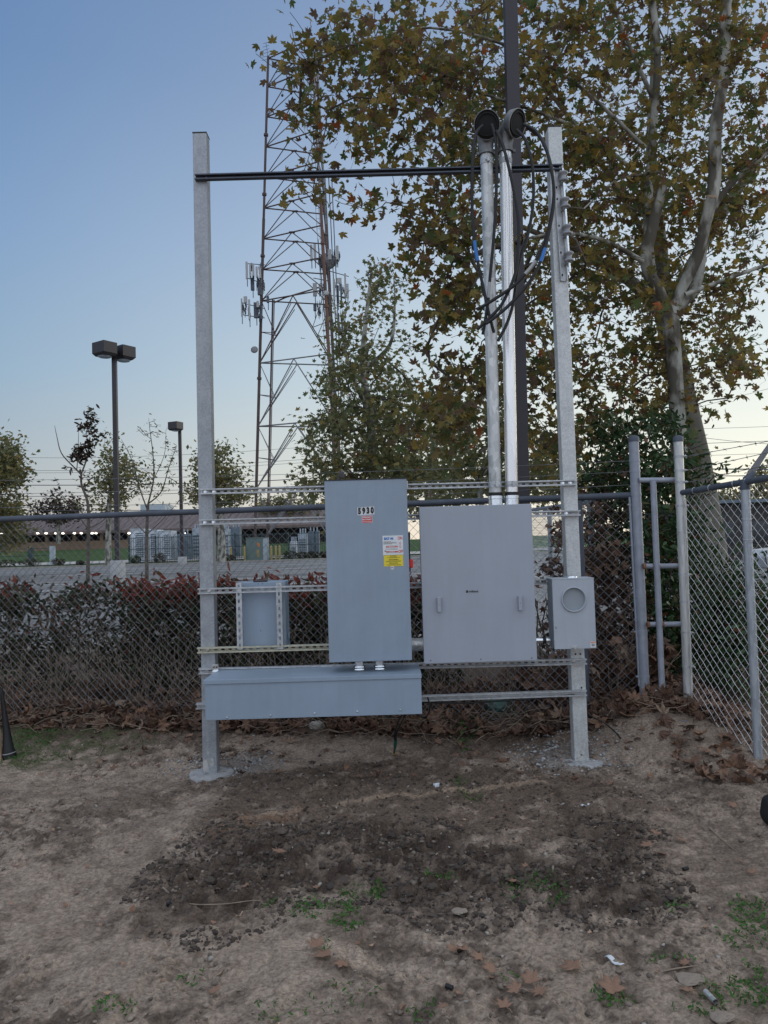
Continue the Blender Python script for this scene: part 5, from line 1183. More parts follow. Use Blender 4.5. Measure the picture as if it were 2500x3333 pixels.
# ------------------------------------------------------------------ parking lot lights
def lot_light(label, pxb, pyt, Y, x_, heads, base_top_py, bw):
    q = P(pxb, pyt, Y); q0 = Vector((q.x, Y, .03)); r = thing('parking_light', label, 'light pole', q0, 'parking lot lights')
    zb_ = P(pxb, base_top_py, Y).z; B = MB(); B.lathe([(bw, 0), (bw, zb_-.05), (bw-.03, zb_-.03), (0, zb_-.03)], 20, Matrix.Translation(q0)); B.build('pole_base', M['concrete'], r)
    B = MB(); B.box(q.x-x_, q.x+x_, Y-x_, Y+x_, zb_-.03, q.z); B.box(q.x-x_*1.6, q.x+x_*1.6, Y-x_*1.6, Y+x_*1.6, zb_-.03, zb_+.06); B.build('pole', M['darkpole'], r, bevel=.01)
    for ang, dist, w_, dp, h_, dz in heads:
        Mx = Matrix.Translation((q.x, Y, q.z+dz)) @ Matrix.Rotation(radians(ang), 4, 'Z'); B = MB()
        b_ = [(dist, -w_/2), (dist+dp, -w_/2), (dist+dp, w_/2), (dist, w_/2)]; lo = [(dist+.1, -w_/2+.08), (dist+dp-.12, -w_/2+.08), (dist+dp-.12, w_/2-.08), (dist+.1, w_/2-.08)]
        B.add([Mx @ Vector((a, c_, h_)) for a, c_ in b_]+[Mx @ Vector((a, c_, .12)) for a, c_ in b_]+[Mx @ Vector((a, c_, 0)) for a, c_ in lo], [(0, 1, 2, 3), (0, 4, 5, 1), (1, 5, 6, 2), (2, 6, 7, 3), (3, 7, 4, 0), (4, 8, 9, 5), (5, 9, 10, 6), (6, 10, 11, 7), (7, 11, 8, 4), (8, 11, 10, 9)])
        hd = B.build('lamp_head', M['darkpole'], r, bevel=.01)
        B = MB(); B.box(0, dist+.02, -.06, .06, .12, .12+h_*.4, M=Mx); a_o = B.build('arm', M['darkpole'], r)
        B = MB(); ctr = dist+dp/2; B.lathe([(w_*.36, 0), (w_*.30, -.05), (w_*.15, -.08), (0, -.09)], 20, Mx @ Matrix.Translation((ctr, 0, 0))); ln = B.build('lens', M['steelpale'], hd); ln.location = (0, 0, 0)
lot_light('near dark pole with two box lamp heads on a round concrete base, in the lot', 372, 1158, 35, .10, [(236, .15, .86, .72, .62, -.12), (56, .15, .86, .72, .62, -.12)], 1824, .33)
lot_light('far dark pole with a single box lamp head, by the lot kerb', 585, 1400, 69, .13, [(245, .1, 1.0, .9, .75, -.1)], 1812, .40)

# ------------------------------------------------------------------ long low building, shed, yard
def gx_(px, Y, py=1780): return P(px, py, Y).x
YH = 100; xa, xb = gx_(-260, YH), gx_(1120, YH); zb_ = 1.5
bd = thing('school_building', 'long low tan building with brown metal roof and lit lamps under the eaves', 'building', (gx_(400, YH), YH, zb_))
ze = P(300, 1737, YH).z; zr = P(300, 1692, YH).z; zw = P(300, 1760, YH).z; xw = gx_(425, YH)
B = MB(); B.box(xa, xw, YH, YH+.4, zb_-.6, zw); B.build('low_wall', M['tanwall'], bd)
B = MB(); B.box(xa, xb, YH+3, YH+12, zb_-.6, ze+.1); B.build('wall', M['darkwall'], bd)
for k in range(14):
    x_ = xa+2+k*3.6; B = MB(); B.box(x_-.2, x_+.2, YH+.1, YH+.5, zb_, ze); B.build('column', M['tanwall'], bd) if x_ < xw else None
B = MB(); B.add([(xa, YH-1, ze), (xb, YH-1, ze), (xb, YH-1, ze+.35), (xa, YH-1, ze+.35), (xb, YH+9, zr+.8), (xa, YH+9, zr+.8), (xa, YH+9, ze), (xb, YH+9, ze)], [(0, 1, 2, 3), (3, 2, 4, 5), (0, 6, 7, 1), (6, 5, 4, 7), (1, 7, 4, 2), (0, 3, 5, 6)])
for k in range(int((xb-xa)/.8)):
    x_ = xa+k*.8; d = Vector((0, 10, zr+.8-ze-.35)); B.tube([(x_, YH-1, ze+.37), (x_, YH+9, zr+.82)], .04, 3, caps=False)
B.build('roof', M['roofing'], bd)
for px in (5, 62, 123, 150, 182, 205, 242, 264, 300, 312, 420, 428, 600, 1016):
    p = P(px, 1736, YH-1.1); B = MB(); B.lathe([(.0, .14), (.15, .08), (.19, -.04), (.0, -.12)], 12, Matrix.Translation(p)); B.build('lit_lamp', M['lamp'], bd)
YS = 118; B = MB(); a, b_ = P(445, 1652, YS), P(1180, 1690, YS)
sh = thing('warehouse', 'pale metal-sided flat-roofed building showing above the brown roof', 'building', (a.x, YS, 1.4))
B.box(a.x, b_.x, YS, YS+14, 1.0, P(600, 1668, YS).z); B.build('wall', M['palewall'], sh)
B = MB(); B.box(a.x-.3, b_.x+.3, YS-.3, YS+14.3, P(600, 1668, YS).z, P(600, 1662, YS).z); B.build('roof', M['steelblue'], sh)
B = MB(); B.box(P(450, 1640, YS).x, P(530, 1640, YS).x, YS+1, YS+6, P(600, 1662, YS).z, P(500, 1640, YS).z); B.build('rooftop_unit', M['palewall'], sh)
zt2 = lambda px, py, Y: P(px, py, Y).z
gl = lambda Y: float(height(np.array([-20.]), np.array([float(Y)]), False)[0])
def eq(name, cat, label, px0, px1, pyt, pyb, Y, d, m, group=None, extra=None):
    a, b_ = P(px0, pyt, Y), P(px1, pyb, Y); z0_ = gl(Y+d/2)-.1
    r = thing(name, label, cat, ((a.x+b_.x)/2, Y+d/2, z0_), group); B = MB(); B.box(a.x, b_.x, Y, Y+d, z0_, a.z); B.build('body', M[m], r, bevel=.03)
    return r, a.x, b_.x, z0_, a.z
def louvre(r, x0_, x1_, z0_, z1_, y, n):
    B = MB()
    for k in range(n): z = z0_+(z1_-z0_)*k/n; B.box(x0_, x1_, y-.05, y-.005, z, z+(z1_-z0_)/n*.45)
    B.build('louvre', M['steelblue'], r)
for i, (a, b_) in enumerate(((425, 470), (474, 512), (516, 556))):
    r, X0, X1, Z0, Z1 = eq('generator_container', 'container', ['leftmost', 'middle', 'rightmost'][i]+' white generator container in the fenced yard', a, b_, 1722+3*i, 1800, 76+.5*i, 2.4, 'boxwhite', 'white generator containers')
    louvre(r, X0+.5, X0+1.25, Z0+.6, Z1-.3, 76+.5*i, 12)
    B = MB(); B.box(X0-.02, X0+.06, 75.93+.5*i, 76+.5*i, Z0, Z1); B.box(X1-.06, X1+.02, 75.93+.5*i, 76+.5*i, Z0, Z1); B.box(X0+.06, X1-.06, 75.93+.5*i, 76+.5*i, Z1-.10, Z1+.02); B.build('corner_frame', M['palewall'], r)
eqs = [(575, 615, 1738, 77, 'steelblue', 'dark switchgear box beside the far light pole'), (625, 655, 1720, 79, 'steelpale', 'pale switchgear box left of the left rack post'), (725, 745, 1722, 78, 'steelpale', 'tall pale switchgear seen right of the left rack post'),
       (750, 782, 1716, 80, 'steelblue', 'blue-grey transformer with cooling fins, between post and green cabinet'), (970, 1000, 1735, 77, 'steelpale', 'pale transformer just left of the tall box'), (1002, 1040, 1730, 79, 'steelblue', 'dark transformer half hidden by the tall box'), (944, 966, 1762, 76, 'boxwhite', 'small white equipment box behind the round bushes')]
for a, b_, yt, Y, m_, lab in eqs:
    r, X0, X1, Z0, Z1 = eq('switchgear', 'switchgear', lab, a, b_, yt, 1805, Y, 1.2, m_, 'switchgear in the yard')
    louvre(r, X0+.1, X1-.1, Z0+.5, Z1-.5, Y, 6)
    B = MB(); [B.tube([((X0*(1-f_)+X1*f_), Y+.6, Z1), ((X0*(1-f_)+X1*f_), Y+.6, Z1+.45)], .07, 8) for f_ in (.2, .5, .8)]; B.build('bushings', M['steelpale'], r)
r, X0, X1, Z0, Z1 = eq('green_cabinet', 'utility cabinet', 'big green utility cabinet with yellow stickers on the far sidewalk', 800, 857, 1752, 1808, 73.6, 1.6, 'cabgreen')
B = MB(); B.box(X1-.02, X1+.35, 73.62, 75.15, Z0, Z1-.03); B.build('side_panel', M['steelpale'], r); B = MB(); B.box(X0-.03, X1+.37, 73.55, 75.25, Z1, Z1+.06); B.build('lid', M['cabgreen'], r, bevel=.02)
B = MB(); [B.box(X0+(X1-X0)*.62, X0+(X1-X0)*.78, 73.575, 73.595, Z0+(Z1-Z0)*a, Z0+(Z1-Z0)*b_) for a, b_ in ((.18, .48),)]; B.build('yellow_sticker', M['bollard'], r)
B = MB(); B.box(X0+(X1-X0)*.66, X0+(X1-X0)*.80, 73.575, 73.595, Z0+(Z1-Z0)*.62, Z0+(Z1-Z0)*.78); B.build('orange_sticker', M['orange'], r)
for i, px in enumerate((752, 796, 883, 898, 910)):
    p = P(px, 1785, 73.2); z0_ = gl(73.2); B = MB(); B.lathe([(.10, 0), (.10, 1.25), (.07, 1.33), (0, 1.36)], 14, Matrix.Translation((p.x, 73.2, z0_)))
    props(B.build('bollard', M['bollard'], loc=(p.x, 73.2, z0_)), ['leftmost yellow bollard, left of the green cabinet', 'yellow bollard touching the left side of the green cabinet', 'yellow bollard nearest the right side of the green cabinet', 'middle one of three yellow bollards right of the green cabinet', 'rightmost yellow bollard, beside the round bushes'][i], 'bollard', 'yellow bollards in the yard')
def ironfence(label, pxa, pxb, Y, pyt):
    xa_, xb_ = gx_(pxa, Y), gx_(pxb, Y); z0_ = gl(Y); z1_ = P((pxa+pxb)/2, pyt, Y).z; r = thing('iron_fence', label, 'fence', ((xa_+xb_)/2, Y, z0_))
    for z in (z0_+.25, z0_+(z1_-z0_)*.55, z1_): B = MB(); B.box(xa_, xb_, Y-.03, Y+.03, z-.03, z+.03); B.build('rail', M['ironfence'], r)
    B = MB(); x_ = xa_
    while x_ < xb_: B.box(x_-.015, x_+.015, Y-.015, Y+.015, z0_, z1_+.1); x_ += .22
    B.build('pickets', M['ironfence'], r)
    x_ = xa_
    while x_ < xb_: B = MB(); B.box(x_-.06, x_+.06, Y-.06, Y+.06, z0_, z1_+.2); B.build('fence_post', M['ironfence'], r); x_ += 2.6
ironfence('dark green iron picket fence in front of the generator yard', 420, 1120, 75.2, 1742)
r = thing('farm_gate', 'green field gate posts standing on the lawn at the far left', 'fence', (gx_(100, 76), 76, gl(76)))
for px in (100, 171): B = MB(); x_ = gx_(px, 76); B.box(x_-.22, x_+.22, 75.8, 76.2, gl(76), gl(76)+1.9); B.build('gate_post', M['ironfence'] if px == 100 else M['steelpale'], r)
B = MB(); [B.tube([(gx_(-40, 76), 76, gl(76)+z), (gx_(171, 76), 76, gl(76)+z)], .03, 5) for z in (1.0, 1.7)]; B.build('gate_wire', M['ironfence'], r)
# bushes by the kerb
for i, (px, w_, h_) in enumerate(((20, 40, 24), (100, 40, 26), (190, 22, 24), (262, 14, 14), (440, 20, 26), (520, 24, 30), (715, 24, 20), (745, 22, 20), (945, 26, 26), (985, 20, 22), (1020, 20, 22), (1055, 16, 20))):
    Yk = 72.4; c_ = P(px, 1822, Yk); z0_ = gl(Yk); n = 330; rr = RNG.normal(size=(n, 3)); rr /= np.linalg.norm(rr, axis=1)[:, None]; rr *= (RNG.random(n)**.3)[:, None]
    W_, H_ = w_*Yk/FPX, h_*Yk/FPX; C = np.array([c_.x, Yk, z0_+.05+H_*.5])+rr*np.array([W_, .6, H_*.55]); C[:, 2] = np.maximum(C[:, 2], z0_+.03)
    t = thing('round_bush', 'dark round bush by the far kerb, '+['at the left picture edge', 'second from the left edge', 'third from the left edge', 'smallest, in front of the lawn', 'before the leftmost white container', 'before the middle white container', 'just right of the left rack post', 'between rack post and green cabinet', 'largest, right of the yellow bollards', 'second right of the bollards', 'third right of the bollards', 'touching the tall box edge'][i], 'bush', (c_.x, Yk, z0_), 'round bushes along the far kerb')
    leaves('foliage', C, .10*(.7+.6*RNG.random(n)), LEAF_QUAD, M['leaf_hedge'] if i != 4 else M['leaf_ivy'], t); B = MB(); [B.tube([(c_.x+dx*W_, Yk, z0_), (c_.x+dx*W_*1.5, Yk, z0_+H_*.6)], .03, 4) for dx in (-.3, 0, .3)]; B.build('stems', M['twig'], t)

# ------------------------------------------------------------------ trees beyond the lot
tree('full dark olive tree at the left edge of the picture', P(-40, 1850, 48), [L_((-30, 1850, 48, .3), (-20, 1700, 48, .25), (0, 1500, 48, .12))],
  [(-30, 1600, 120, 170, 1, 45, 51), (10, 1500, 70, 90, .9, 46, 50), (20, 1720, 90, 70, .7, 46, 50)], 300, 22, .17, 'leaf_far', LEAF_QUAD, .45, group='trees beyond the parking lot', tip=.01, maxr=.1, step=1.2)
b1 = tree('nearly bare young tree with dark dry leaf clusters, left of near light pole', P(285, 1890, 24), [L_((286, 1895, 24, 0.0620), (288, 1700, 24, 0.0527), (284, 1630, 24, 0.0434), (266, 1580, 24, 0.0341), (264, 1543, 24, 0.0310)), L_((264, 1543, 24, 0.0279), (240, 1520, 24, 0.0217), (200, 1475, 24, 0.0174), (185, 1420, 24, 0.0112), (178, 1385, 24, 0.0050)),
   L_((264, 1543, 24, 0.0279), (280, 1500, 24, 0.0217), (290, 1450, 24, 0.0174), (280, 1410, 24, 0.0124), (298, 1370, 24, 0.0050)), L_((250, 1530, 24, 0.0155), (254, 1470, 24, 0.0112), (256, 1400, 24, 0.0050)), L_((285, 1720, 24, 0.0186), (240, 1660, 24, 0.0124), (200, 1610, 24, 0.0062)), L_((288, 1720, 24, 0.0186), (340, 1690, 24, 0.0124), (380, 1620, 24, 0.0062)), L_((290, 1450, 24, 0.0124), (310, 1430, 24, 0.0074), (330, 1412, 24, 0.0037))],
  [(268, 1395, 16, 14, 1, 23.8, 24.2), (300, 1370, 14, 40, 1, 23.8, 24.2), (320, 1415, 20, 14, 1, 23.8, 24.2), (262, 1470, 34, 22, 1.2, 23.8, 24.2), (290, 1440, 22, 18, 1, 23.8, 24.2), (230, 1580, 90, 60, .06, 23, 25)], 70, 8, .10, 'leaf_dark', LEAF_OVAL, .10, group='bare young trees in the parking lot', bark='twig', tip=.007, maxr=.02, step=.4)
tree('bare spreading young tree between the two light poles, fine upright twigs', P(478, 1890, 24.5), [L_((478, 1900, 24.5, 0.0620), (478, 1740, 24.5, 0.0527), (482, 1640, 24.5, 0.0434)), L_((482, 1640, 24.5, 0.0279), (500, 1560, 24.5, 0.0217), (498, 1480, 24.5, 0.0155), (488, 1400, 24.5, 0.0093), (484, 1360, 24.5, 0.0037)), L_((480, 1660, 24.5, 0.0248), (455, 1590, 24.5, 0.0186), (430, 1500, 24.5, 0.0124), (395, 1430, 24.5, 0.0050)), L_((482, 1640, 24.5, 0.0248), (525, 1600, 24.5, 0.0186), (550, 1520, 24.5, 0.0124), (575, 1450, 24.5, 0.0050)), L_((478, 1740, 24.5, 0.0186), (440, 1700, 24.5, 0.0124), (410, 1660, 24.5, 0.0062)), L_((478, 1740, 24.5, 0.0186), (530, 1690, 24.5, 0.0124), (575, 1640, 24.5, 0.0062)), L_((500, 1560, 24.5, 0.0124), (535, 1480, 24.5, 0.0087), (540, 1400, 24.5, 0.0037))],
  [(500, 1480, 80, 120, 1, 24, 25), (460, 1560, 70, 80, .8, 24, 25), (560, 1600, 60, 60, .6, 24, 25)], 110, 2.2, .075, 'leaf_far', LEAF_OVAL, .10, group='bare young trees in the parking lot', bark='twig', tip=.006, maxr=.02, step=.4)
tree('leafy small tree directly behind the near light pole', P(355, 1830, 46), [L_((352, 1840, 46, .2), (355, 1650, 46, .15), (370, 1500, 46, .08))], [(375, 1530, 60, 70, 1, 44, 48), (350, 1610, 70, 60, 1, 44, 48), (420, 1560, 50, 60, .7, 44, 48), (360, 1440, 40, 40, .35, 45, 47)], 150, 12, .15, 'leaf_far', LEAF_QUAD, .4, group='trees beyond the parking lot', tip=.01, maxr=.07, step=1)
tree('pale-trunked leafy tree seen just right of the left rack post', P(722, 1820, 46), [L_((722, 1830, 46, .28), (718, 1700, 46, .2), (700, 1560, 46, .1))], [(705, 1520, 80, 70, 1, 44, 48), (700, 1600, 100, 60, 1, 44, 48), (770, 1590, 50, 50, .6, 44, 48)], 210, 15, .15, 'leaf_far', LEAF_QUAD, .4, group='trees beyond the parking lot', tip=.01, maxr=.07, step=1)
tree('low brownish tree on the horizon left of the near bare tree', P(190, 1760, 96), [L_((190, 1770, 96, .3), (190, 1690, 96, .2))], [(190, 1660, 90, 40, 1, 92, 98)], 150, 9, .25, 'leaf_dark', LEAF_QUAD, .6, group='trees beyond the parking lot', tip=.03, maxr=.12, step=2)
tree('thin trees on the horizon right of the tower foot', P(920, 1760, 110), [L_((920, 1770, 110, .3), (920, 1690, 110, .2))], [(930, 1645, 110, 28, 1, 104, 112)], 150, 9, .28, 'leaf_far', LEAF_QUAD, .6, group='trees beyond the parking lot', tip=.03, maxr=.12, step=2)
tree('distant tree line right of the fence corner', P(2400, 1720, 60), [L_((2400, 1730, 60, .3), (2400, 1650, 60, .2))], [(2380, 1630, 190, 30, 1, 56, 62), (2500, 1560, 60, 50, .7, 56, 62)], 200, 10, .2, 'leaf_far', LEAF_QUAD, .5, group='trees beyond the parking lot', tip=.02, maxr=.1, step=2)

# right side background
Yq = 42; a, b_ = P(2260, 1660, Yq), P(2700, 1660, Yq)
r = thing('brown_building', 'dark brown building beyond the right fence', 'building', ((a.x+b_.x)/2, Yq, 0)); B = MB(); B.box(a.x, b_.x, Yq, Yq+8, 0, P(2480, 1635, Yq).z); B.build('wall', M['darkbuild'], r); B = MB(); B.box(a.x-.3, b_.x+.3, Yq-.4, Yq+8.4, P(2480, 1635, Yq).z, P(2480, 1625, Yq).z); B.build('roof', M['steelblue'], r)
for k in range(4): B = MB(); x_ = a.x+1+k*1.9; B.box(x_, x_+1.1, Yq-.04, Yq, .9, 2.1); B.build('window', M['glass'], r, bevel=.01)
Yw = 26; c_ = P(2535, 1838, Yw); r = thing('parked_car', 'white car parked beyond the right fence, mostly outside the picture', 'car', (c_.x+1.3, Yw, 0))
B = MB(); prof = [(-2.1, .35), (-2.15, .75), (-1.9, .95), (-1.1, 1.02), (-.5, 1.42), (.9, 1.46), (1.6, 1.05), (2.1, .95), (2.15, .4)]
n = len(prof); B.add([(c_.x+1.3+px_, Yw-.85, z) for px_, z in prof]+[(c_.x+1.3+px_, Yw+.85, z) for px_, z in prof], [tuple(range(n)), tuple(range(2*n-1, n-1, -1))]+[(i, n+i, n+(i+1) % n, (i+1) % n) for i in range(n)]); B.build('body', M['carpaint'], r, bevel=.06)
B = MB(); B.add([(c_.x+1.3+px_, Yw-.856, z) for px_, z in ((-.95, 1.05), (-.45, 1.36), (.85, 1.39), (1.3, 1.06))], [(0, 3, 2, 1)]); B.build('side_window', M['glass'], r)
for dx in (-1.35, 1.35):
    B = MB(); B.lathe([(0, .12), (.2, .12), (.22, .1), (.33, .11), (.33, -.1), (0, -.1)], 20, Matrix.Translation((c_.x+1.3+dx, Yw-.80, .33)) @ Matrix.Rotation(radians(90), 4, 'X')); B.build('wheel', M['black'], r)

# power lines
def wireline(label, l, Y, r_=.02, m='radio', grp='overhead power lines'):
    pts = smooth([P(a, b_, Yv) for a, b_, Yv in [(p[0], p[1], Y if len(p) < 3 else p[2]) for p in l]], 6); B = MB(); B.tube(pts, r_, 4, smooth=False); props(B.build('power_line', M[m]), label, 'power line', grp)
for lab, l, r_ in (('topmost thin power line on the left', ((-200, 1486), (250, 1490), (640, 1478), (900, 1462), (1200, 1440)), .018), ('second power line from the top on the left', ((-200, 1530), (280, 1531), (640, 1516), (1000, 1495), (1200, 1480)), .020), ('third power line from the top on the left, close under the second', ((-200, 1539), (280, 1538), (640, 1526), (1000, 1505), (1200, 1490)), .018),
    ('fourth, thick twisted power line on the left', ((-200, 1578), (250, 1579), (640, 1573), (900, 1563), (1200, 1545)), .045), ('fifth power line on the left, thin, above the building', ((-200, 1618), (250, 1614), (640, 1604), (1100, 1588)), .03), ('lowest thick power line on the left, in front of the roof edge', ((-200, 1662), (250, 1662), (640, 1658), (1150, 1640)), .04)):
    wireline(lab, l, 90, r_)
for lab, l, r_ in (('highest power line at the right edge, rising to the right', ((2150, 1360), (2350, 1305), (2560, 1250)), .010), ('upper of two power lines crossing right of the thick trunk', ((2150, 1398), (2400, 1392), (2600, 1384)), .010), ('power line sloping down to the right behind the barbed wire', ((2250, 1420), (2400, 1437), (2600, 1452)), .012), ('power line nearly level behind the first barbed strand', ((2200, 1447), (2400, 1439), (2600, 1432)), .014), ('thin power line below the second barbed strand', ((2200, 1487), (2400, 1479), (2600, 1474)), .010), ('thick dark power line level with the barb arm foot', ((2200, 1526), (2400, 1527), (2600, 1528)), .035), ('lower thick dark power line just above the right fence rail', ((2200, 1545), (2400, 1549), (2600, 1540)), .025)):
    wireline(lab, l, 45, r_)

# ------------------------------------------------------------------ ground litter, weeds, clods
def hv(x, y): return height(x, y)[0]
def scatter(n, poly=None, box=None, rng=RNG, pad=0.0):
    if poly is not None: xs = [p[0] for p in poly]; ys = [p[1] for p in poly]; box = (min(xs)-pad, max(xs)+pad, min(ys)-pad, max(ys)+pad)
    x = box[0]+(box[1]-box[0])*rng.random(n*3); y = box[2]+(box[3]-box[2])*rng.random(n*3)
    if poly is not None: k = sdf_poly(x, y, poly)+.15*(fbm(x*4, y*4, 7, 3)-.5) < pad; x, y = x[k], y[k]
    return x[:n], y[:n]
ICO = np.array([(0, 0, 1), (.894, 0, .447), (.276, .851, .447), (-.724, .526, .447), (-.724, -.526, .447), (.276, -.851, .447), (.724, .526, -.447), (-.276, .851, -.447), (-.894, 0, -.447), (-.276, -.851, -.447), (.724, -.526, -.447), (0, 0, -1)])
ICF = np.array([(0, 1, 2), (0, 2, 3), (0, 3, 4), (0, 4, 5), (0, 5, 1), (1, 6, 2), (2, 7, 3), (3, 8, 4), (4, 9, 5), (5, 10, 1), (2, 6, 7), (3, 7, 8), (4, 8, 9), (5, 9, 10), (1, 10, 6), (6, 11, 7), (7, 11, 8), (8, 11, 9), (9, 11, 10), (10, 11, 6)])
E1 = []; _mid = {}
def sub(V, F):
    V = [tuple(v) for v in V]; mid = {}; out = []
    def m_(a, b):
        k = (min(a, b), max(a, b))
        if k not in mid: v = np.array(V[a])+np.array(V[b]); V.append(tuple(v/np.linalg.norm(v))); mid[k] = len(V)-1
        return mid[k]
    for a, b, c_ in F: ab, bc, ca_ = m_(a, b), m_(b, c_), m_(c_, a); out += [(a, ab, ca_), (b, bc, ab), (c_, ca_, bc), (ab, bc, ca_)]
    return np.array(V), np.array(out)
IC2, IF2 = sub(ICO, ICF)
def pebbles(name, x, y, size, m, sink=.25, smoothv=True, hi=False, kind='stuff', label=None, cat=None):
    V0, F0 = (IC2, IF2) if hi else (ICO, ICF); n = len(x); k = len(V0); z = hv(x, y)
    sc = size[:, None]*(.6+.8*RNG.random((n, 3))); sc[:, 2] *= .75; a = RNG.random(n)*2*pi; ca_, sa = np.cos(a), np.sin(a)
    V = V0[None]*(1+(.14 if hi else .26)*RNG.normal(size=(n, k, 1)))*sc[:, None, :]
    X = V[:, :, 0]*ca_[:, None]-V[:, :, 1]*sa[:, None]+x[:, None]; Y = V[:, :, 0]*sa[:, None]+V[:, :, 1]*ca_[:, None]+y[:, None]; Z = V[:, :, 2]+(z+sc[:, 2]*(1-2*sink))[:, None]
    F = (F0[None]+(np.arange(n)*k)[:, None, None]).reshape(-1, 3)
    o = npmesh(name, np.stack([X, Y, Z], 2).reshape(-1, 3), F, m, smooth=smoothv); props(o, label, cat, kind=kind); return o
M['clod'] = leafmat('damp_clod', [((.075, .058, .048), 5), ((.10, .08, .066), 4), ((.055, .043, .037), 4), ((.13, .105, .088), 1.5)], 0, .95)
M['pebble'] = leafmat('dirt_pebble', [((.20, .165, .135), 5), ((.26, .215, .175), 4), ((.14, .115, .095), 4), ((.34, .32, .29), .8)], 0, .95)
M['gravel'] = leafmat('grey_concrete_crumb', [((.33, .33, .33), 5), ((.42, .42, .41), 3), ((.24, .24, .24), 4)], 0, .95)
x, y = scatter(15000, DARK, pad=.14); k = fbm(x*4, y*4, 19, 3) > .42; x, y = x[k], y[k]; pebbles('soil_clods', x, y, .002+.015*RNG.random(len(x))**5, M['clod'], sink=.45, smoothv=False)
x, y = scatter(130, DARK, pad=-.05); pebbles('large_soil_clods', x, y, .010+.015*RNG.random(len(x))**3, M['clod'], sink=.45, hi=True, smoothv=False)
x, y = scatter(1600, BAND, pad=.05); pebbles('crumbly_soil', x, y, .003+.010*RNG.random(len(x))**2.5, M['clod'], sink=.3)
x, y = scatter(16000, box=(-2.9, 2.9, 2.2, 6.6)); k = fbm(x*2.6, y*2.6, 96, 4) > .47; pebbles('loose_dirt', x[k], y[k], .002+.010*RNG.random(k.sum())**4, M['pebble'], sink=.3)
for b, nm in ((BL, 'left'), (BR, 'right')):
    n = 420; a = RNG.random(n)*2*pi; r_ = .17+.32*RNG.random(n)**1.3; x = b.x+(.08 if nm == 'left' else -.08)+r_*np.cos(a); y = b.y+.02+r_*np.sin(a)*.8; pebbles('concrete_crumbs', x, y, .004+.009*RNG.random(n)**2.5, M['gravel'], sink=.2)

CLEAR = [(gspot(1033, 2372), .10), (gspot(1619, 2318), .17), (gspot(1100, 2445), .05)]
def litter(name, x, y, size, m, tmpl=LEAF_FULL, zoff=0.0, flat=2.2, curl=.45, kind='stuff'):
    k = np.ones(len(x), bool)
    for c_, r_ in CLEAR: k &= ~((np.abs(x-c_.x) < r_) & (y < c_.y+r_*.8) & (y > c_.y-.6))
    x, y = x[k], y[k]; zoff = zoff[k] if isinstance(zoff, np.ndarray) else zoff; size = size[k]
    z = hv(x, y)+zoff; o = leaves(name, np.stack([x, y, z], 1), size, tmpl, m, None, up=flat, curl=curl); props(o, kind=kind); return o
# heap along the fence foot
n = 4000; x = -4.6+7.2*RNG.random(n); fyv = fence_y(np.clip(x, -6, 3)); y = fyv-.30+1.9*RNG.random(n)**1.5; zz = .015+.22*RNG.random(n)*np.clip(1-np.abs(y-fyv-.45)/.9, 0, 1)*(.35+.9*fbm(x*1.2, y*0, 33, 3))
litter('leaf_litter', x, y, .050+.045*RNG.random(n), M['leaf_litter'], zoff=zz, flat=.8)
n = 1100; x = .25+2.1*RNG.random(n); fyv = fence_y(x); y = fyv+.08+.6*RNG.random(n); zz = .02+.50*RNG.random(n)**1.2*np.clip((x-.0)/1.6, .35, 1)
litter('leaf_heap', x, y, .055+.045*RNG.random(n), M['leaf_litter'], zoff=zz, flat=.5)
n = 130; x = 1.9+.9*RNG.random(n); y = 4.9+1.3*RNG.random(n); x += (6.1-y)*.10; litter('corner_leaf_litter', x, y, .05+.03*RNG.random(n), M['leaf_litter'], zoff=.012+.05*RNG.random(n), flat=1.0)
n = 260; x = -2.6+5*RNG.random(n); y = fence_y(x)-.25-1.0*RNG.random(n)**1.6; litter('leaf_fragments', x, y, .018+.035*RNG.random(n), M['leaf_litter'], zoff=.008, flat=2.2)
n = 340; x = -2.6+5.2*RNG.random(n); y = 2.4+3.4*RNG.random(n); litter('leaf_crumbs', x, y, .008+.018*RNG.random(n)**2, M['leaf_fallen'], tmpl=LEAF_QUAD, zoff=.006, flat=2.5)
# twigs along the fence
segs = []
for i in range(520):
    x0_ = -4+6.4*RNG.random(); y0_ = float(fence_y(min(x0_, 3)))-.45+1.0*RNG.random(); a = RNG.normal()*.6; l = .12+.4*RNG.random(); z0_ = Hh(x0_, y0_)+.01+.10*RNG.random()
    t_ = np.linspace(0, 1, 5); segs.append((np.stack([x0_+l*t_*cos(a), y0_+l*t_*sin(a)*.6, z0_+.06*RNG.normal()*t_+.02*RNG.normal(size=5)], 1), np.linspace(.0035, .0015, 5)))
for i in range(260):   # upright weeds and stems through the mesh
    x0_ = -4+6.2*RNG.random(); y0_ = float(fence_y(min(x0_, 3)))+.05+.5*RNG.random(); t_ = np.linspace(0, 1, 6); l = .3+.7*RNG.random()
    segs.append((np.stack([x0_+.25*RNG.normal()*t_+.02*RNG.normal(size=6), y0_+.02*RNG.normal(size=6), Hh(x0_, y0_)+l*t_], 1), np.linspace(.004, .0015, 6)))
o = tubes('dry_twigs', segs, M['stick'], None); props(o, kind='stuff')
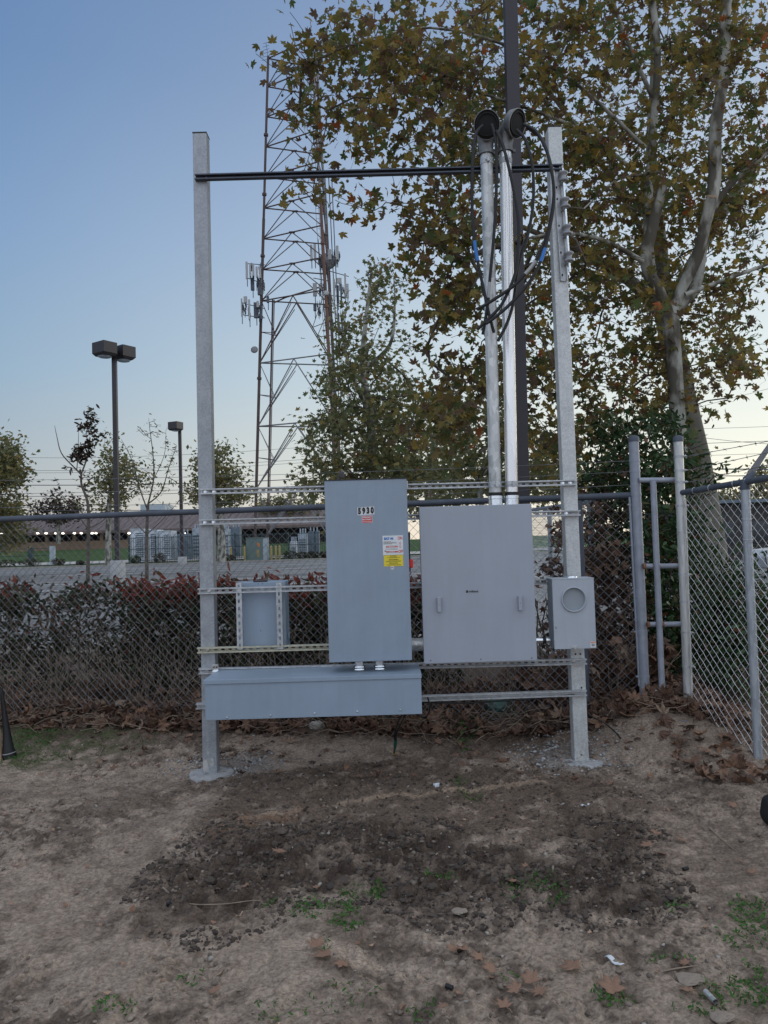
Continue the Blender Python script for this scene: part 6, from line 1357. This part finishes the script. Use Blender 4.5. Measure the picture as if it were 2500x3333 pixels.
# weeds
def weeds(name, spots, per, size=.014, hgt=.03):
    C = []
    for px, py, rx, ry, d in spots:
        c_ = gspot(px, py); sx_ = rx*c_.y/FPX; sy_ = max(.05, abs(G(px, py-ry).y-G(px, py+ry).y)/2); n = int(per*d*sx_*sy_*3.14)+6
        a = RNG.random(n)*2*pi; r_ = np.sqrt(RNG.random(n)); x = c_.x+sx_*r_*np.cos(a); y = c_.y+sy_*r_*np.sin(a); k = fbm(x*16, y*16, 77, 3)+.30*(1-r_) > .53; x, y = x[k], y[k]
        C.append(np.stack([x, y, hv(x, y)+.003+hgt*RNG.random(len(x))**2], 1))
    C = np.concatenate(C); o = leaves(name, C, size*(.5+RNG.random(len(C))), LEAF_OVAL, M['weed'], None, up=.5, curl=.3); props(o, kind='stuff'); return o
weeds('ground_weeds', [(1000, 2960, 90, 40, .9), (1120, 2960, 60, 50, 1.2), (1150, 2900, 70, 20, .9), (1228, 2905, 25, 30, 3.2), (1130, 3010, 60, 30, .9), (1420, 2865, 45, 22, 1.2), (1480, 2862, 25, 15, 1), (870, 2940, 35, 18, 1.2), (1740, 2890, 110, 45, .9), (1790, 2930, 60, 30, .8), (1050, 3090, 30, 40, .5), (2220, 2960, 45, 30, 1.2), (2450, 2990, 80, 70, 1.2), (2420, 3060, 90, 40, .6),
   (380, 3285, 70, 40, 1.3), (1990, 3240, 90, 50, .9), (2400, 3250, 120, 60, 1.1), (2480, 3190, 60, 60, 1), (2180, 3130, 80, 30, .5), (1380, 3290, 60, 30, .7), (1120, 3240, 120, 60, .25), (900, 3290, 120, 50, .3), (2250, 3300, 80, 30, 1), (1530, 2600, 40, 30, .5), (1500, 2550, 30, 25, .5), (1480, 2850, 40, 20, .8), (620, 3190, 60, 30, .3), (1650, 3190, 50, 30, .4)], 6200, .0095, .022)
weeds('short_grass', [(90, 2400, 90, 50, 1.1), (160, 2360, 80, 30, 1.1), (190, 2450, 90, 30, .8), (60, 2490, 70, 25, .6), (330, 2400, 90, 25, .3), (100, 2350, 60, 20, .9)], 5200, .008, .025)
weeds('fence_weeds', [(1510, 2330, 45, 50, 1.2), (1560, 2280, 60, 25, .7), (1720, 2290, 45, 35, 1.0), (1500, 2400, 40, 30, .8), (1385, 2235, 25, 25, 1.4), (1810, 2300, 40, 25, .5), (1690, 2330, 60, 20, .6), (2230, 2370, 40, 20, .7), (2400, 2250, 60, 60, .6), (700, 2300, 60, 20, .3)], 1300, .022, .10)

# individual fallen leaves
def dead_leaf(px, py, size, rot, lab, lift=.014, m='leaf_fallen', fold=.3, grp=None):
    c_ = gspot(px, py); g_ = random.Random(int(px*7+py)); n = 28; B = MB(); tp = LEAF_FULL; M4 = Matrix.Translation((c_.x, c_.y, c_.z+lift)) @ Matrix.Rotation(radians(rot), 4, 'Z') @ Matrix.Rotation(g_.uniform(-.3, .3), 4, 'X') @ Matrix.Rotation(g_.uniform(-.3, .3), 4, 'Y')
    def zf(x, y): return fold*(abs(x)**1.5*.5+.30*y*y*g_.choice([1])-.10*sin(7*x+3)*sin(6*y+px))
    vs = [(0, 0, 0)]; k = len(tp)
    for rr in (.5, 1):
        for a, b_ in tp: a2, b2 = a*rr, b_*rr; vs.append((a2*size, b2*size, zf(a2, b2)*size))
    fs = [(0, 1+j, 1+(j+1) % k) for j in range(k)]+[(1+j, 1+k+j, 1+k+(j+1) % k, 1+(j+1) % k) for j in range(k)]
    B.add([M4 @ Vector(v) for v in vs], fs, 0, True); st = [M4 @ Vector((0, -size*.2, zf(0, .2)*size)), M4 @ Vector((size*.06, -size*.75, .004)), M4 @ Vector((size*.02, -size*1.1, .0))]; B.tube(st, .0012, 4)
    o = B.build('fallen_leaf', M[m], loc=tuple(c_)); props(o, lab, 'leaf', grp); sm_ = o.modifiers.new('thickness', 'SOLIDIFY'); sm_.thickness = .0009; return o
LL = [(1995, 3235, .075, 20, 'large tan fallen sycamore leaf near the bottom right, flat with pointed lobes'), (905, 2790, .060, 200, 'orange-brown fallen leaf standing upright in the dark soil patch, left'), (1060, 3120, .07, 100, 'curled tan leaf left of centre bottom, part of a small leaf pile'), (1030, 3090, .06, 30, 'brown leaf at the top of the small pile, bottom left of centre'), (1115, 3150, .05, 160, 'brown leaf at the right end of the small bottom pile'),
      (1870, 3160, .075, 80, 'broad pale brown leaf with ragged edges above the big bottom right leaf'), (1730, 3205, .055, 10, 'upright curled brown leaf, middle one of three in a row'), (1680, 3235, .05, 60, 'brown leaf at the left of three in a row'), (1760, 3240, .05, 130, 'tan leaf at the right of three in a row, edge rolled up'), (1510, 3105, .05, 40, 'brown leaf beside a black wire stub, lower centre'), (1475, 3100, .04, 140, 'small brown leaf left of the black wire stub'),
      (1560, 3130, .045, 90, 'small brown leaf right of the black wire stub'), (1600, 3170, .05, 100, 'narrow brown leaf lying low, below the wire stub leaves'), (2220, 2745, .055, 30, 'light brown ragged leaf at the right edge of the dark soil'), (2110, 2760, .06, 80, 'dark brown flat leaf in the right leaf patch, left one'), (2135, 2720, .05, 150, 'dark brown leaf in the right leaf patch, top one'), (2155, 2790, .06, 10, 'dark brown leaf in the right leaf patch, bottom one'),
      (2390, 2630, .05, 90, 'pinkish brown leaf by the white scrap at the right'), (2355, 2510, .04, 95, 'thin yellow-tan leaf lying on the right mound'), (2410, 2460, .05, 40, 'brown leaf at the foot of the right fence post'), (60, 2825, .04, 70, 'single small dark brown leaf alone on bare dirt at far left'), (135, 2530, .03, 0, 'rust brown leaf lying below the grass at left'), (240, 2450, .03, 90, 'orange-brown leaf on the edge of the grass'), (1170, 2535, .05, 20, 'crumpled brown leaf below the ground rod'), (1240, 2520, .045, 110, 'brown leaf right below the ground rod wire'),
      (1030, 2900, .03, 10, 'small red-brown leaf on the weeds by the dark soil'), (800, 2895, .03, 50, 'small reddish leaf in the dark soil, left'), (1640, 2360, .06, 20, 'tan leaf leaning below the green lid'), (1580, 2330, .05, 80, 'brown leaf left below the green lid'), (1100, 2350, .06, 40, 'brown leaf right of the white rock'), (1165, 2345, .055, 120, 'second brown leaf right of the white rock'), (960, 2360, .05, 80, 'brown leaf just left of the white rock'), (620, 2400, .05, 30, 'brown leaf lying left of the left post'), (500, 2330, .06, 70, 'brown leaf with rolled edge under the left hedge'), (2230, 3150, .035, 30, 'small brown leaf on the right, above the pipe piece'), (2240, 3240, .045, 10, 'brown leaf standing near the grey pipe piece'), (1640, 3290, .05, 30, 'brown leaf at the bottom edge, right of centre'), (700, 3240, .035, 30, 'faded brown leaf at the lower left, far from the others'), (1440, 3290, .03, 200, 'small brown leaf near the bottom edge centre'), (1710, 2830, .03, 40, 'brown leaf by the weeds, right of centre'), (1670, 2880, .04, 60, 'dark brown leaf curled at the right end of the dark soil'), (2450, 2850, .045, 20, 'reddish leaf at the right edge by the green weeds')]
for i, a in enumerate(LL): dead_leaf(a[0], a[1], a[2]*.84, *a[3:], lift=.018 if i != 1 else .035, fold=.35 if i % 3 else .6)
# stones and rubbish
def rock(name, px, py, rx, rz, lab, m, cat='rock', seed=1, sink=.3):
    c_ = gspot(px, py); V0, F0 = sub(IC2, IF2); g_ = np.random.default_rng(seed); V0 = V0*(1+.18*np.sin(V0[:, :1]*3+seed)*np.cos(V0[:, 1:2]*4)+.10*g_.normal(size=(len(V0), 1))*.6)*np.array([rx, rx*.75, rz]); V0[:, 2] += rz*(1-2*sink)
    o = npmesh(name, V0, F0, M[m]); o.location = c_; props(o, lab, cat); return o
rock('rock', 1033, 2372, .062, .048, 'white chalky rock lying under the wireway', 'rock', seed=4)
rock('rock', 1058, 2402, .012, .010, 'small grey pebble just below the white rock', 'rock', seed=7)
for a in ((690, 2340, .04, .02, 'flat grey-white stone under the hedge, left one'), (360, 2320, .045, .018, 'flat pale stone at the fence foot, far left'), (1110, 2445, .035, .014, 'flat pale stone in bare dirt right of the white rock'), (1495, 2968, .035, .009, 'flat pale dirt slab at the edge of the weeds'), (1460, 3140, .030, .007, 'round flat pale stone near the bottom centre'), (2145, 2270, .05, .03, 'pale lump of concrete on the corner mound'), (2250, 3190, .055, .010, 'flat cracked pale dirt slab at the lower right'), (2350, 3315, .040, .012, 'grey stone under the pipe piece')):
    rock('stone', a[0], a[1], a[2], a[3], a[4], 'pebble' if a[1] > 2400 else 'rock', 'stone', seed=int(a[0]))
c_ = gspot(1619, 2318); c_.z += .05
r = thing('valve_box', 'round faded green plastic lid in the leaves behind the lowest channel', 'valve box', c_); c2 = P(1619, 2300, c_.y)
Mv = Matrix.Translation((c_.x, c_.y+.02, c_.z)) @ Matrix.Rotation(radians(24), 4, 'X')
B = MB(); B.lathe([(.118, -.22), (.118, .045), (.112, .055)], 32, Mv); B.build('body', M['lid'], r); B = MB(); B.lathe([(.110, .056), (.104, .062), (.05, .064), (0, .064)], 32, Mv); B.lathe([(.080, .064), (.078, .067), (.072, .067), (.070, .064)], 32, Mv); B.build('lid', M['lid'], r)
def strip(name, px, py, l, w_, rot, lab, m, cat):
    c_ = gspot(px, py); B = MB(); Mx = Matrix.Translation((c_.x, c_.y, c_.z+.006)) @ Matrix.Rotation(radians(rot), 4, 'Z'); n = 6
    vs = [Mx @ Vector((-l/2+l*i/n, s*w_/2, .006*sin(i*1.3)+.004)) for i in range(n+1) for s in (-1, 1)]; B.add(vs, [(2*i, 2*i+2, 2*i+3, 2*i+1) for i in range(n)], 0, True); o = B.build(name, M[m], loc=tuple(c_)); props(o, lab, cat); o.modifiers.new('thickness', 'SOLIDIFY').thickness = .0012
strip('paper_strip', 2000, 3135, .085, .022, -62, 'white paper strip lying on the dirt at the lower right', 'paper', 'litter')
strip('paper_strip', 1905, 2625, .055, .02, 20, 'torn white scrap at the top of the small trench', 'paper', 'litter')
strip('wood_splinter', 778, 2985, .05, .005, 60, 'pale thin wood splinter in the dark soil, lower left', 'cutwood', 'splinter')
def crumple(px, py, s_, lab, m='paper', seed=3):
    c_ = gspot(px, py); g_ = np.random.default_rng(seed); V0 = IC2*(1+.35*g_.normal(size=(len(IC2), 1)))*np.array([s_, s_*.8, s_*.6]); V0[:, 2] += s_*.4; o = npmesh('crumpled_paper', V0, IF2, M[m]); o.location = c_; props(o, lab, 'litter')
crumple(1420, 2560, .022, 'crumpled white tissue on the dirt below the wireway end', seed=5); crumple(2393, 2640, .014, 'tiny white scrap by the pinkish leaf at the right', seed=8); crumple(2050, 2230, .02, 'pale scrap against the mesh foot left of the corner post', seed=9); crumple(2228, 2350, .012, 'small blue-white scrap on the slope below the corner', 'blue_tape', seed=2)
for px, py, rot, lab in ((975, 2672, 20, 'short black wire stub below the pale dirt streak'), (1500, 3100, 30, 'black wire stub among brown leaves at the lower centre'), (1463, 3222, 150, 'short black wire stub near the bottom centre'), (2232, 2835, 20, 'black scrap at the right edge of the dark soil'), (552, 2950, 70, 'black stub at the left tip of the dark soil')):
    c_ = gspot(px, py); d = Vector((cos(radians(rot)), sin(radians(rot)), 0))*.014; B = MB(); B.tube([c_-d+Vector((0, 0, .010)), c_+d+Vector((0, 0, .012))], .009, 12); props(B.build('wire_stub', M['black'], loc=tuple(c_)), lab, 'wire stub')
c_ = gspot(2312, 3262); B = MB(); a0 = c_+Vector((-.004, .03, .02)); a1 = c_+Vector((.006, -.03, .018)); B.tube([a0, a1], .010, 16, caps=False); B.tube([a1, a0], .0085, 16, caps=False); props(B.build('pipe_piece', M['pipe_dull'], loc=tuple(c_)), 'short grey metal pipe piece at the bottom right', 'pipe')
def stick(pts, r_, lab):
    ps = smooth([gspot(a, b_)+Vector((0, 0, .006+r_)) for a, b_ in pts], 5); B = MB(); B.tube(ps, [r_*(1-.6*i/len(ps)) for i in range(len(ps))], 6); props(B.build('stick', M['stick'], loc=tuple(ps[0])), lab, 'stick')
stick([(530, 2895), (600, 2945), (720, 2950), (840, 2938), (900, 2965)], .0035, 'long curved dry root along the lower edge of the dark soil'); stick([(2160, 3170), (2210, 3160), (2270, 3152)], .004, 'thin dry stick at the lower right'); stick([(2310, 2700), (2340, 2730), (2400, 2780)], .005, 'thin dry stick on the right slope'); stick([(320, 2470), (335, 2440), (345, 2430)], .005, 'short forked twig left of the left post'); stick([(0, 2468), (70, 2450), (150, 2455)], .003, 'thin twig in the grass at the far left'); stick([(660, 2372), (720, 2362), (800, 2345)], .005, 'pale twig lying right of the left post foot'); stick([(1430, 2385), (1480, 2425), (1540, 2440), (1600, 2455)], .004, 'thin bare branch lying below the weeds at centre'); stick([(1720, 2290), (1720, 2330), (1718, 2390)], .003, 'thin dry stem standing right of the green lid')
# stake and black tube at the left edge, black bag at the right edge
g0 = gspot(4, 2475); r = thing('wooden_stake', 'pale timber board cut off by the left picture edge', 'timber', g0)
B = MB(); t0, t1 = P(-22, 2255, g0.y), g0+Vector((-.02, 0, -.1)); d = (t0-t1); B.add([t1+Vector((a, b_, 0)) for a, b_ in ((-.09, -.02), (.035, -.02), (.035, .02), (-.09, .02))]+[t0+Vector((a, b_, 0)) for a, b_ in ((-.09, -.02), (.02, -.02), (.02, .02), (-.09, .02))], [(0, 1, 5, 4), (1, 2, 6, 5), (2, 3, 7, 6), (3, 0, 4, 7), (4, 5, 6, 7)]); B.build('board', M['wood'], r, bevel=.002)
g1 = gspot(32, 2468); r = thing('rubber_tube', 'black rubber tube flaring at its foot beside the timber board', 'rubber tube', g1)
B = MB(); top = P(4, 2240, g1.y+.03); B.tube([g1+Vector((0, 0, -.01)), g1+Vector((-.005, 0, .05)), g1+Vector((-.012, 0, .075)), g1.lerp(top, .35), g1.lerp(top, .7), top], [.052, .050, .042, .030, .019, .012], 20); B.build('tube', M['black'], r)
B = MB(); B.tube([g1+Vector((-.004, 0, .040)), g1+Vector((-.005, 0, .046))], .0515, 20); B.build('pale_ring', M['grey_tape'], r)
g2 = gspot(2530, 2690); V0, F0 = sub(IC2, IF2); V0 = V0*(1+.06*np.sin(V0[:, 2:3]*5+V0[:, :1]*3))*np.array([.085, .08, .095]); V0[:, 2] += .085; o = npmesh('black_bag', V0, F0, M['black_matte'], smooth=True); o.location = g2; props(o, 'black round bag cut off by the right picture edge', 'bag')
o.modifiers.new('smooth', 'SUBSURF').render_levels = 1
